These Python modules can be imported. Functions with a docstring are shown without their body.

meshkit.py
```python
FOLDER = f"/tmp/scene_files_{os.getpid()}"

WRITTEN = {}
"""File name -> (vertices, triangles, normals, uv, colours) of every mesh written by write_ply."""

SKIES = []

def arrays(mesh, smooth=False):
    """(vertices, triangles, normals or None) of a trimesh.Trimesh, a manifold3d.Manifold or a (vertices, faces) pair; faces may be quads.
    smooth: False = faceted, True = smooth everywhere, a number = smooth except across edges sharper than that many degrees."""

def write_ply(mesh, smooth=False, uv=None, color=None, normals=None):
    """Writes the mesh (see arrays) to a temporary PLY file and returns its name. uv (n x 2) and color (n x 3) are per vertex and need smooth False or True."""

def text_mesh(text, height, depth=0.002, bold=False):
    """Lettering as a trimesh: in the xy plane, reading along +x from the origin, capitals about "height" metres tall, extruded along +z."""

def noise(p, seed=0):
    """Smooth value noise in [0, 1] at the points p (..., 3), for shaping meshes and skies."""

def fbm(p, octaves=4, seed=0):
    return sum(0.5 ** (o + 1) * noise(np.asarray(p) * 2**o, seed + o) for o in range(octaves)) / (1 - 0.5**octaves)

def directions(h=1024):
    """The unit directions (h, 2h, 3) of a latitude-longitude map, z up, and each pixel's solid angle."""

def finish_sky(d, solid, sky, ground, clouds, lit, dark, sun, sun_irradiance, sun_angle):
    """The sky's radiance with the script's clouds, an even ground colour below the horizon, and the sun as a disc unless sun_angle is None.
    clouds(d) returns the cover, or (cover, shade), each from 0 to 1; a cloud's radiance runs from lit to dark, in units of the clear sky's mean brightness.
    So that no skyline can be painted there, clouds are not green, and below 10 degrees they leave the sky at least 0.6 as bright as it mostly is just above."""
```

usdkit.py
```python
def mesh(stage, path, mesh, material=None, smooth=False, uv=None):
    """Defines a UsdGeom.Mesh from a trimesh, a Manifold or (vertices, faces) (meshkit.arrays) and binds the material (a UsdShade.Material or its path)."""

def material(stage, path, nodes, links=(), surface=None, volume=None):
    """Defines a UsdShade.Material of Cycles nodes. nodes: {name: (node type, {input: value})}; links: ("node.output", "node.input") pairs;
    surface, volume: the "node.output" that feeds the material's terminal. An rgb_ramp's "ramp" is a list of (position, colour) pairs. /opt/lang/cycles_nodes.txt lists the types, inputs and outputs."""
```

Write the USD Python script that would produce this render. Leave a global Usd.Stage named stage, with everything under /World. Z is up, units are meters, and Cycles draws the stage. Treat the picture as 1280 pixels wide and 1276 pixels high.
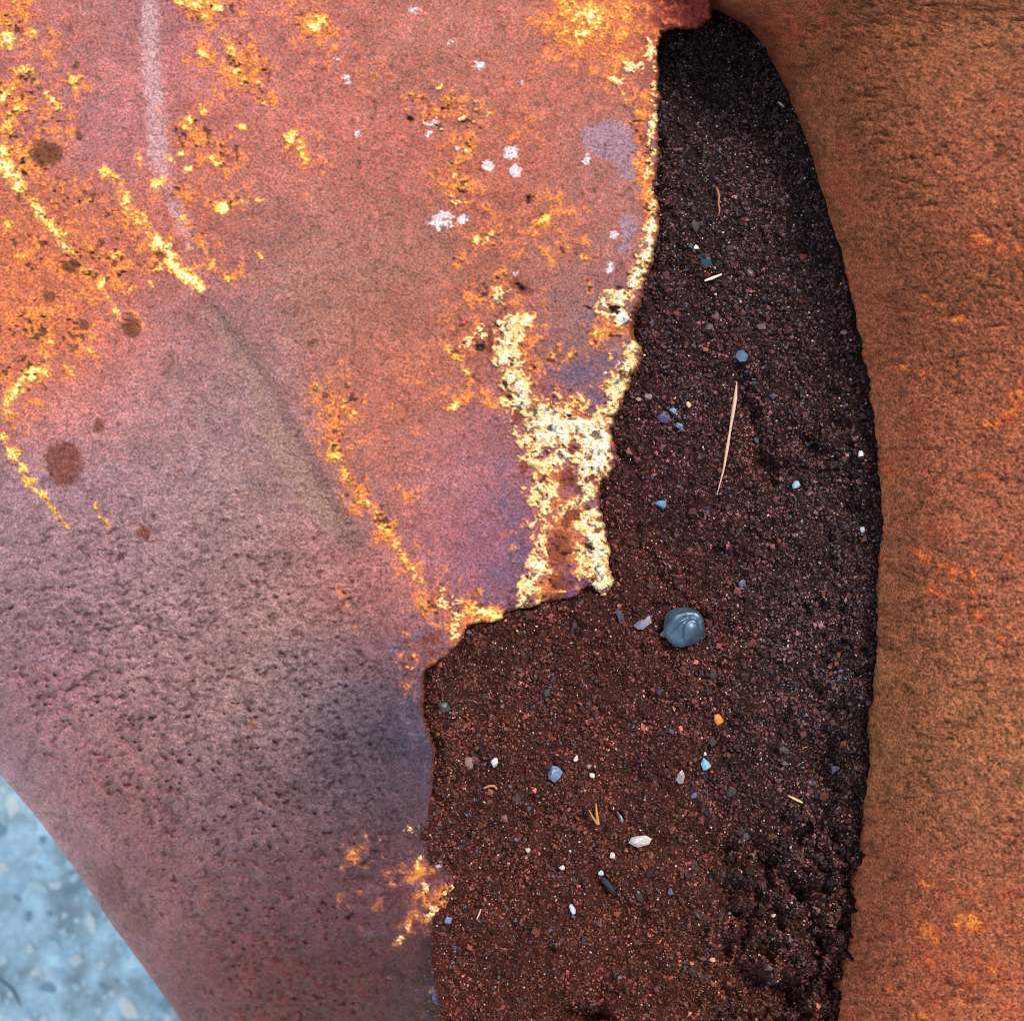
import math
import numpy as np, trimesh, usdkit
from pxr import Usd, UsdGeom, UsdLux, UsdShade, Gf, Sdf, Vt

stage = Usd.Stage.CreateInMemory()
UsdGeom.SetStageUpAxis(stage, UsdGeom.Tokens.z)
UsdGeom.SetStageMetersPerUnit(stage, 1.0)
UsdGeom.Xform.Define(stage, '/World')
UsdGeom.Scope.Define(stage, '/World/Looks')

# ---------------------------------------------------------------- camera, sky, sun, exposure
D = 0.240                       # camera height above the plane z = 0 (m)
MM = 0.001
PX = 0.15 * MM                  # one photo pixel at z = 0
EXPOSURE = 0.78
SKY = 0.085
SUN = 0.50
SUN_ANGLE = 13.0
SUN_AZ = math.radians(38)       # clockwise from image-up (+y) towards image-right (+x)
SUN_EL = math.radians(50)
SUN_COL = (1.0, 0.87, 0.74)

cam = UsdGeom.Camera.Define(stage, '/World/camera')
cam.CreateHorizontalApertureAttr(36.0)
cam.CreateVerticalApertureAttr(36.0 * 1020 / 1024)
cam.CreateFocalLengthAttr(36.0 * D / (1280 * PX))
cam.CreateClippingRangeAttr(Gf.Vec2f(0.01, 50))
cam.CreateFStopAttr(26.0)
cam.CreateFocusDistanceAttr(D - 0.004)
cam.CreateExposureAttr(EXPOSURE)
UsdGeom.Xformable(cam).AddTranslateOp().Set(Gf.Vec3d(0, 0, D))

sd = np.array([math.sin(SUN_AZ) * math.cos(SUN_EL), math.cos(SUN_AZ) * math.cos(SUN_EL), math.sin(SUN_EL)])
sky_mat = usdkit.material(stage, '/World/Looks/sky_light', {
    'sky': ('sky_texture', {'sky_type': 'single_scattering', 'sun_disc': False, 'sun_elevation': SUN_EL, 'sun_rotation': math.atan2(sd[0], sd[1])}),
    'soft': ('mix', {'fac': 0.55, 'color2': (7.0, 7.0, 7.2)}),          # thin even overcast in front of the blue
    'bg': ('background_shader', {'strength': SKY})},
    [('sky.color', 'soft.color1'), ('soft.color', 'bg.color')], surface='bg.background')
dome = UsdLux.DomeLight.Define(stage, '/World/sky')
dome.CreateIntensityAttr(1.0)
UsdShade.MaterialBindingAPI.Apply(dome.GetPrim()).Bind(sky_mat)
sun = UsdLux.DistantLight.Define(stage, '/World/sun')
sun.CreateIntensityAttr(SUN); sun.CreateAngleAttr(SUN_ANGLE); sun.CreateNormalizeAttr(True)
sun.CreateColorAttr(Gf.Vec3f(*SUN_COL))
rot = Gf.Rotation(Gf.Vec3d(0, 0, 1), Gf.Vec3d(*map(float, sd)))
UsdGeom.Xformable(sun).AddOrientOp(UsdGeom.XformOp.PrecisionDouble).Set(Gf.Quatd(rot.GetQuat()))

LIGHT = np.array([1.0, 1.0, 1.0])         # picture brightness of a level white card (calibrated)


def lin(c):
    """display sRGB 0..255 -> base colour under the light of this place"""
    c = np.asarray(c, float) / 255.0
    l = np.where(c <= 0.04045, c / 12.92, ((c + 0.055) / 1.055) ** 2.4)
    return np.clip(l / LIGHT, 0.004, 0.88)


# ---------------------------------------------------------------- helpers
_tables = {}


def vn(x, y, seed):
    """smooth value noise, about -1..1"""
    if seed not in _tables:
        _tables[seed] = np.random.default_rng(seed).uniform(-1, 1, (256, 256)).astype(np.float32)
    T = _tables[seed]
    xi, yi = np.floor(x).astype(np.int64), np.floor(y).astype(np.int64)
    fx, fy = (x - xi), (y - yi)
    fx, fy = fx * fx * (3 - 2 * fx), fy * fy * (3 - 2 * fy)
    x0, y0, x1, y1 = xi & 255, yi & 255, (xi + 1) & 255, (yi + 1) & 255
    return (T[y0, x0] * (1 - fx) + T[y0, x1] * fx) * (1 - fy) + (T[y1, x0] * (1 - fx) + T[y1, x1] * fx) * fy


def fb(u, v, size, seed, oct=3, gain=0.55):
    out, a, tot = 0, 1.0, 0
    for o in range(oct):
        c, s = math.cos(0.7 + o), math.sin(0.7 + o)
        out = out + a * vn((u * c - v * s) / size * 2 ** o + 37 * o, (u * s + v * c) / size * 2 ** o + 11 * o, seed + o)
        tot += a; a *= gain
    return out / tot * 1.5


def ss(a, b, x):
    t = np.clip((x - a) / (b - a), 0, 1)
    return t * t * (3 - 2 * t)


def lerp(a, b, t):
    return a + (b - a) * t


def blobs(u, v, items):
    """max of soft spots (u, v, rx, ry, degrees, strength)"""
    f = np.zeros(u.shape, np.float32)
    for it in items:
        cu, cv, rx = it[:3]
        ry = it[3] if len(it) > 3 else rx
        a = math.radians(it[4]) if len(it) > 4 else 0
        s = it[5] if len(it) > 5 else 1.0
        R = 2.3 * max(rx, ry)
        k = np.nonzero((np.abs(u - cu) < R) & (np.abs(v - cv) < R))
        if not len(k[0]):
            continue
        du, dv = u[k] - cu, v[k] - cv
        p, q = (du * math.cos(a) + dv * math.sin(a)) / rx, (-du * math.sin(a) + dv * math.cos(a)) / ry
        f[k] = np.maximum(f[k], s * np.exp(-0.7 * (p * p + q * q)))
    return f


def stroke(pts, w0, w1=None, s=1.0):
    """spots along a polyline, widths from w0 to w1"""
    w1 = w0 if w1 is None else w1
    pts = np.array(pts, float)
    L = np.r_[0, np.cumsum(np.linalg.norm(np.diff(pts, axis=0), axis=1))]
    n = max(2, int(L[-1] / (0.7 * min(w0, w1))) + 1)
    tt = np.linspace(0, L[-1], n)
    return [(np.interp(t, L, pts[:, 0]), np.interp(t, L, pts[:, 1]), lerp(w0, w1, t / L[-1]), lerp(w0, w1, t / L[-1]), 0, s) for t in tt]


def net(u, v, pts, sig):
    """smooth colour from scattered colour samples"""
    num, den = np.zeros(u.shape + (3,)), np.full(u.shape, 1e-9)
    for cu, cv, c in pts:
        w = np.exp(-((u - cu) ** 2 + (v - cv) ** 2) / (2 * sig * sig)) + 1e-7 / (1 + ((u - cu) ** 2 + (v - cv) ** 2) / 1e4)
        num += w[..., None] * lin(c); den += w
    return num / den[..., None]


def poly_sd(u, v, poly):
    """signed distance to a polygon, positive inside"""
    P = np.array(poly, float); Q = np.roll(P, -1, axis=0)
    d2, inside = np.full(u.shape, 1e12), np.zeros(u.shape, bool)
    for (x0, y0), (x1, y1) in zip(P, Q):
        ex, ey = x1 - x0, y1 - y0
        t = np.clip(((u - x0) * ex + (v - y0) * ey) / (ex * ex + ey * ey + 1e-12), 0, 1)
        d2 = np.minimum(d2, (u - x0 - t * ex) ** 2 + (v - y0 - t * ey) ** 2)
        if y0 != y1:
            c = ((y0 > v) != (y1 > v)) & (u < ex * (v - y0) / (y1 - y0) + x0)
            inside ^= c
    return np.where(inside, 1, -1) * np.sqrt(d2)


def world(u, v, z):
    """a point of the surface at height z (m) that is seen at u, v of the photograph"""
    k = PX * (D - z) / D
    return np.stack([(u - 640) * k, (638 - v) * k, z + 0 * u], -1)


def put(path, v, f, mat, col=None, n=None):
    m = UsdGeom.Mesh.Define(stage, path)
    m.CreatePointsAttr(Vt.Vec3fArray.FromNumpy(np.ascontiguousarray(v, np.float32)))
    m.CreateFaceVertexCountsAttr(Vt.IntArray.FromNumpy(np.full(len(f), 3, np.int32)))
    m.CreateFaceVertexIndicesAttr(Vt.IntArray.FromNumpy(np.ascontiguousarray(f, np.int32).ravel()))
    m.CreateSubdivisionSchemeAttr('none')
    if n is not None:
        m.CreateNormalsAttr(Vt.Vec3fArray.FromNumpy(np.ascontiguousarray(n, np.float32)))
        m.SetNormalsInterpolation('vertex')
    if col is not None:
        UsdGeom.PrimvarsAPI(m).CreatePrimvar('col', Sdf.ValueTypeNames.Color3fArray, 'vertex').Set(Vt.Vec3fArray.FromNumpy(np.ascontiguousarray(col, np.float32)))
    UsdShade.MaterialBindingAPI.Apply(m.GetPrim()).Bind(mat)
    return m.GetPrim()


def sheet(path, P, mat, col, keep=None):
    """a grid of points as one smooth mesh"""
    H, W = P.shape[:2]
    idx = np.arange(H * W).reshape(H, W)
    a, b, c, d = idx[:-1, :-1], idx[:-1, 1:], idx[1:, 1:], idx[1:, :-1]
    q = np.stack([a, b, c, d], -1).reshape(-1, 4)
    if keep is not None:
        k = keep.ravel()
        q = q[k[q].any(1)]
    V = P.reshape(-1, 3)
    f = np.vstack([q[:, [0, 2, 1]], q[:, [0, 3, 2]]])
    fn = np.cross(V[f[:, 1]] - V[f[:, 0]], V[f[:, 2]] - V[f[:, 0]])
    if fn[:, 2].sum() < 0:
        f = f[:, ::-1]; fn = -fn
    n = np.zeros_like(V)
    for j in range(3):
        for k in range(3):
            n[:, k] += np.bincount(f[:, j], fn[:, k], len(V))
    n /= np.maximum(np.linalg.norm(n, axis=1, keepdims=True), 1e-20)
    used = np.unique(f)
    re = np.zeros(len(V), np.int64); re[used] = np.arange(len(used))
    return put(path, V[used], re[f], mat, col.reshape(-1, 3)[used], n[used])


_names = {}


def name(parent, kind):
    k = _names.get((parent, kind), -1) + 1
    _names[(parent, kind)] = k
    return f'{parent}/{kind}' + (f'_{k:03d}' if k else '')


def tag(p, label=None, cat=None, group=None, kind=None):
    for a, b in (('label', label), ('category', cat), ('group', group), ('kind', kind)):
        if b:
            p.SetCustomDataByKey(a, b)
    return p


# ---------------------------------------------------------------- materials
def rust(path, grain, lo, hi, rough, spec, bump, grain2=700):
    return usdkit.material(stage, '/World/Looks/' + path, {
        'at': ('attribute', {'attribute': 'col'}),
        'geo': ('geometry', {}),
        'n1': ('noise_texture', {'scale': grain, 'detail': 3.0, 'roughness': 0.65}),
        'n2': ('noise_texture', {'scale': grain2, 'detail': 3.0, 'roughness': 0.6}),
        'r1': ('map_range', {'from_min': 0.32, 'from_max': 0.68, 'to_min': lo, 'to_max': hi, 'clamp': True}),
        'rr': ('map_range', {'from_min': 0.35, 'from_max': 0.65, 'to_min': rough - 0.12, 'to_max': rough + 0.1, 'clamp': True}),
        'mul': ('mix', {'mix_type': 'multiply', 'fac': 1.0}),
        'bp': ('bump', {'strength': bump, 'distance': 0.00025}),
        'p': ('principled_bsdf', {'specular_ior_level': spec, 'diffuse_roughness': 0.6})},
        [('geo.position', 'n1.vector'), ('geo.position', 'n2.vector'), ('n1.fac', 'r1.value'), ('n2.fac', 'rr.value'), ('at.color', 'mul.color1'), ('r1.result', 'mul.color2'),
         ('mul.color', 'p.base_color'), ('rr.result', 'p.roughness'), ('n1.fac', 'bp.height'), ('bp.normal', 'p.normal')], surface='p.BSDF')


M_plate = rust('rusted_steel', 2300, 0.50, 1.50, 0.62, 0.35, 0.7)
M_wall = rust('brown_rust', 2200, 0.30, 1.75, 0.8, 0.2, 0.8)
M_bed = rust('crumbled_rust', 2600, 0.5, 1.5, 0.7, 0.15, 0.8)
M_grain = rust('rust_grain', 3500, 0.75, 1.25, 0.40, 0.28, 0.3)
M_crumb = rust('crust_crumbs', 3500, 0.75, 1.2, 0.7, 0.3, 0.3)
M_ground = rust('concrete', 420, 0.86, 1.14, 0.85, 0.3, 0.3, 90)


def plain(path, rgb, rough=0.4, spec=0.5, var=0.25, scale=1500, coat=0.0, metal=0.0):
    c = lin(rgb)
    return usdkit.material(stage, '/World/Looks/' + path, {
        'geo': ('geometry', {}),
        'n1': ('noise_texture', {'scale': scale, 'detail': 4.0, 'roughness': 0.6}),
        'rp': ('rgb_ramp', {'ramp': [(0.3, tuple(c * (1 - var))), (0.7, tuple(np.clip(c * (1 + var), 0, 0.9)))]}),
        'bp': ('bump', {'strength': 0.35, 'distance': 0.0002}),
        'p': ('principled_bsdf', {'roughness': rough, 'specular_ior_level': spec, 'coat_weight': coat, 'metallic': metal, 'coat_roughness': 0.15})},
        [('geo.position', 'n1.vector'), ('n1.fac', 'rp.fac'), ('rp.color', 'p.base_color'), ('n1.fac', 'bp.height'), ('bp.normal', 'p.normal')], surface='p.BSDF')


# ---------------------------------------------------------------- shapes of the place (heights in m)
EDGE = [(-400, 1500), (-400, -400), (890, -400), (893, -60), (888, 20), (868, 36), (845, 34), (826, 40), (820, 62), (822, 90), (819, 110), (824, 122), (819, 140), (818, 190), (815, 230), (819, 262), (818, 300),
        (812, 330), (800, 352), (796, 385), (790, 410), (788, 424), (797, 436), (800, 448), (786, 468), (776, 492), (764, 515), (757, 540), (767, 560), (768, 578), (757, 597), (748, 610), (746, 630), (750, 660), (757, 690),
        (764, 722), (756, 738), (736, 734), (722, 738), (700, 748), (668, 755), (640, 762), (622, 772), (600, 772), (582, 780), (577, 800), (566, 812), (546, 826), (530, 838), (523, 880), (530, 905), (540, 932), (538, 970), (536, 1010), (536, 1040),
        (548, 1066), (564, 1088), (568, 1108), (560, 1132), (552, 1160), (550, 1190), (556, 1225), (563, 1270), (570, 1330), (580, 1500)]
SEAM_V = np.array([-300, -140, -60, 0, 30, 60, 120, 200, 300, 400, 480, 560, 650, 750, 850, 930, 1000, 1080, 1150, 1210, 1276, 1400, 1600], float)
SEAM_U = np.array([690, 770, 826, 870, 930, 957, 985, 1013, 1041, 1063, 1079, 1091, 1098, 1094, 1087, 1083, 1078, 1069, 1060, 1052, 1038, 1015, 980], float)


def seam(v):
    return np.interp(v, SEAM_V, SEAM_U)


def edge_sd(u, v):
    w = 5.0 * fb(u, v, 22, 301, 3) * lerp(0.2, 1.0, ss(80, 170, v)) * lerp(1, 0.5, ss(840, 900, v)) + 1.8 * vn(u / 3.5, v / 3.5, 305)
    return poly_sd(u, v, EDGE) + w


def z_base(v):
    return -9 * np.clip((v - 780) / 500, 0, 1.6) ** 2


def z_bed_smooth(u, v):
    z = z_base(v) + lerp(-1.6, 0.2, ss(420, 800, v))
    z -= 20.0 * ss(330, -60, v)
    z += 2.4 * np.exp(-((u - seam(v)) / 130) ** 2) * ss(150, 420, v)          # banked up against the pipe
    return z * MM


PITS = [(938, 520, 10, 34, -22, 1.3), (952, 575, 9, 34, -25, 1.2), (926, 470, 7, 12, 0, 1.1), (1018, 556, 20, 11, 20, 1.6), (1030, 955, 20, 24, 0, 1.5), (985, 905, 14, 9, 30, .8),
        (962, 1088, 13, 26, 10, 2.0), (915, 1112, 12, 12, 0, 1.4), (1000, 1112, 14, 11, 0, 1.6), (940, 1142, 40, 9, 0, 1.3), (930, 1180, 8, 22, 0, 1.2), (1020, 1180, 11, 26, 8, 1.9), (975, 1238, 30, 16, 0, 2.0), (1003, 1045, 14, 14, 0, .9),
        (905, 1062, 9, 9, 0, .8), (1042, 1225, 9, 22, 10, 1.5), (735, 1270, 26, 9, 0, 3.5), (757, 1107, 8, 14, -35, .9), (775, 1018, 10, 7, 0, .7), (722, 1020, 9, 8, 0, .7), (855, 770, 34, 30, 0, .5), (1062, 610, 9, 30, 0, .6), (1010, 760, 14, 8, 0, .7), (900, 690, 10, 7, 0, .6),
        (905, 1185, 8, 14, 0, 1.0), (880, 1165, 7, 7, 0, .8), (760, 1240, 22, 8, 10, .9)]
LUMPS = [(1072, 880, 9, 26, 0, 1.0), (1068, 930, 10, 18, 0, 1.0), (1058, 1030, 13, 22, 0, 1.1), (1048, 1100, 11, 24, 0, 1.1), (1030, 1140, 16, 12, 0, 1.0), (1080, 740, 8, 30, 0, .8), (1045, 560, 15, 10, 30, 1.3), (1062, 962, 17, 15, 0, 1.9), (930, 1095, 14, 12, 0, 1.0), (985, 1070, 16, 14, 0, 1.3), (1018, 1100, 16, 11, 0, 1.1), (975, 1170, 40, 26, 20, 1.4), (1000, 1208, 14, 18, 0, 1.3), (965, 1212, 24, 12, 30, 1.1),
         (1035, 1195, 10, 20, 0, 1.2), (1015, 1252, 22, 8, 40, 1.3), (1050, 860, 22, 16, 0, 1.0), (1070, 800, 9, 20, 0, .9), (1000, 900, 22, 14, 0, .8), (950, 1030, 18, 10, 0, .7), (1075, 570, 6, 8, 0, .9), (560, 872, 14, 12, 0, .7), (1055, 700, 12, 16, 0, .7), (985, 690, 18, 12, 0, .5)]


def z_bed(u, v):
    uu, vv = u + 5 * vn(u / 11, v / 11, 41), v + 5 * vn(u / 11, v / 11, 42)
    rough = lerp(0.8, 3.0, ss(870, 950, u) * ss(985, 1080, v)) + 0.7 * ss(-90, -30, u - seam(v)) * ss(420, 560, v)
    z = 0.75 * fb(u, v, 46, 51, 3) + 0.55 * np.abs(fb(u, v, 24, 53, 2)) + 1.05 * rough * fb(u, v, 15, 55, 3) + 0.2 * vn(u / 3.2, v / 3.2, 59)
    z = z + 0.7 * fb(u, v, 95, 47, 2) - 2.8 * blobs(uu, vv, PITS) + 2.3 * blobs(uu, vv, LUMPS) - lerp(1.1, 0.0, ss(960, 1060, v)) * np.exp(-(poly_sd(u, v, EDGE) / 9.0) ** 2)
    return z_bed_smooth(u, v) + z * MM


# silhouette of the plate against the ground
SIL = np.array([(-60, 878), (0, 967), (53, 1030), (98, 1092), (141, 1157), (183, 1213), (227, 1276), (290, 1366)], float)
ND, NN = np.array([0.592, 0.806]), np.array([0.806, -0.592])
SIL_T = (SIL - [0, 970]) @ ND
SIL_S = (SIL - [0, 970]) @ NN


def plate_s(u, v):
    t = u * ND[0] + (v - 970) * ND[1]
    return u * NN[0] + (v - 970) * NN[1] - np.interp(t, SIL_T, SIL_S), t


ARC = 330.0


def z_plate_smooth(u, v, s):
    z = z_base(v) + 2.0 + 0.6 * ss(780, 880, v) + 4.0 * np.exp(-(((u - 430) / 330) ** 2 + ((v - 330) / 420) ** 2))
    z = z - 50 * (1 - np.sqrt(np.clip(1 - np.clip(1 - s / ARC, 0, 1) ** 2, 0, 1)))
    z = z - 5.0 * ss(725, 850, u) * ss(130, -60, v) 
    z = z - 0.4 * np.exp(-((u - 540) / 90) ** 2 - ((v - 930) / 120) ** 2)
    z = z - 34 * ss(900, 1440, v) * ss(640, 330, u)
    return z * MM


# ---------------------------------------------------------------- stains of the plate
CREAM = (stroke([(821, 62), (818, 100), (820, 125), (816, 165), (813, 205), (815, 240), (817, 262)], 4, 5, .72) + stroke([(621, 362), (628, 385)], 6, 6, .8) + stroke([(634, 408), (632, 440), (640, 472), (650, 502)], 15, 17) + stroke([(662, 395), (648, 420)], 9, 12, .8) + [(587, 430, 11, 8, 0, .9), (607, 418, 7)]
         + stroke([(793, 436), (782, 458), (772, 482), (764, 510)], 11, 9, .95) + stroke([(816, 275), (812, 305), (803, 330), (790, 352), (772, 372), (752, 378)], 7, 11, .95) + [(778, 394, 14, 12, 0, 1.1)]
         + [(690, 535, 42, 36, 0, 1.15), (735, 540, 34, 30, 0, 1.15), (745, 572, 28, 24, 0, 1.25), (662, 545, 14, 24, 0, .9), (700, 575, 30, 18, 0, 1.05), (672, 560, 12, 16, 0, .9), (728, 598, 22, 10, -30, 1.0), (690, 505, 18, 10, 0, .9)]
         + stroke([(680, 610), (682, 640), (680, 668)], 20, 20, .8) + stroke([(736, 612), (728, 632), (700, 640)], 10, 9, .95) + stroke([(735, 650), (741, 675), (745, 700), (752, 724)], 17, 20, 1.1) + [(735, 716, 16, 14, 0, .95), (745, 728, 12, 9, 0, 1.1)]
         + stroke([(678, 685), (676, 705), (664, 728), (650, 750)], 17, 13, .85) + stroke([(694, 744), (672, 752), (706, 736)], 7, 6, .7)
         + [(552, 742, 7, 9, 0, .75), (558, 755, 14, 9, 0, .9), (570, 772, 9, 12, 0, .85), (568, 795, 6, 12, 0, .75), (515, 820, 7, 12, 0, .65), (512, 835, 10, 6, 0, .65), (520, 722, 5, 5, 0, .8), (512, 710, 4, 6, -40, .7)]
         + [(564, 1112, 7, 8, 20, .85), (532, 1108, 6, 6, 0, .7), (540, 1138, 9, 7, -30, .75), (525, 1148, 5, 7, 0, .6), (508, 1160, 8, 5, -40, .55), (500, 1172, 5, 8, 0, .55), (524, 1070, 5, 6, 0, .6), (508, 1040, 6, 6, 0, .6), (520, 1040, 5, 6, 0, .6), (556, 1078, 6, 9, 20, .5), (548, 1064, 3, 9, 0, .7), (473, 1047, 6, 4, 0, .55)]
         + [(815, 66, 9, 11, 0, 1.0), (787, 87, 8, 7, 0, .95), (800, 87, 6, 4, 0, .85), (775, 99, 7, 6, 0, 1.0)]
         + [(575, 150, 16, 8, 0, .6), (600, 136, 9, 12, 0, .55), (548, 158, 12, 9, 0, .55), (570, 188, 12, 9, 0, .6), (565, 212, 10, 11, 0, .55), (573, 250, 12, 6, 0, .5), (615, 297, 9, 7, 0, .65), (605, 302, 9, 5, 0, .5), (632, 360, 5, 7, 0, .5)])
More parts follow.
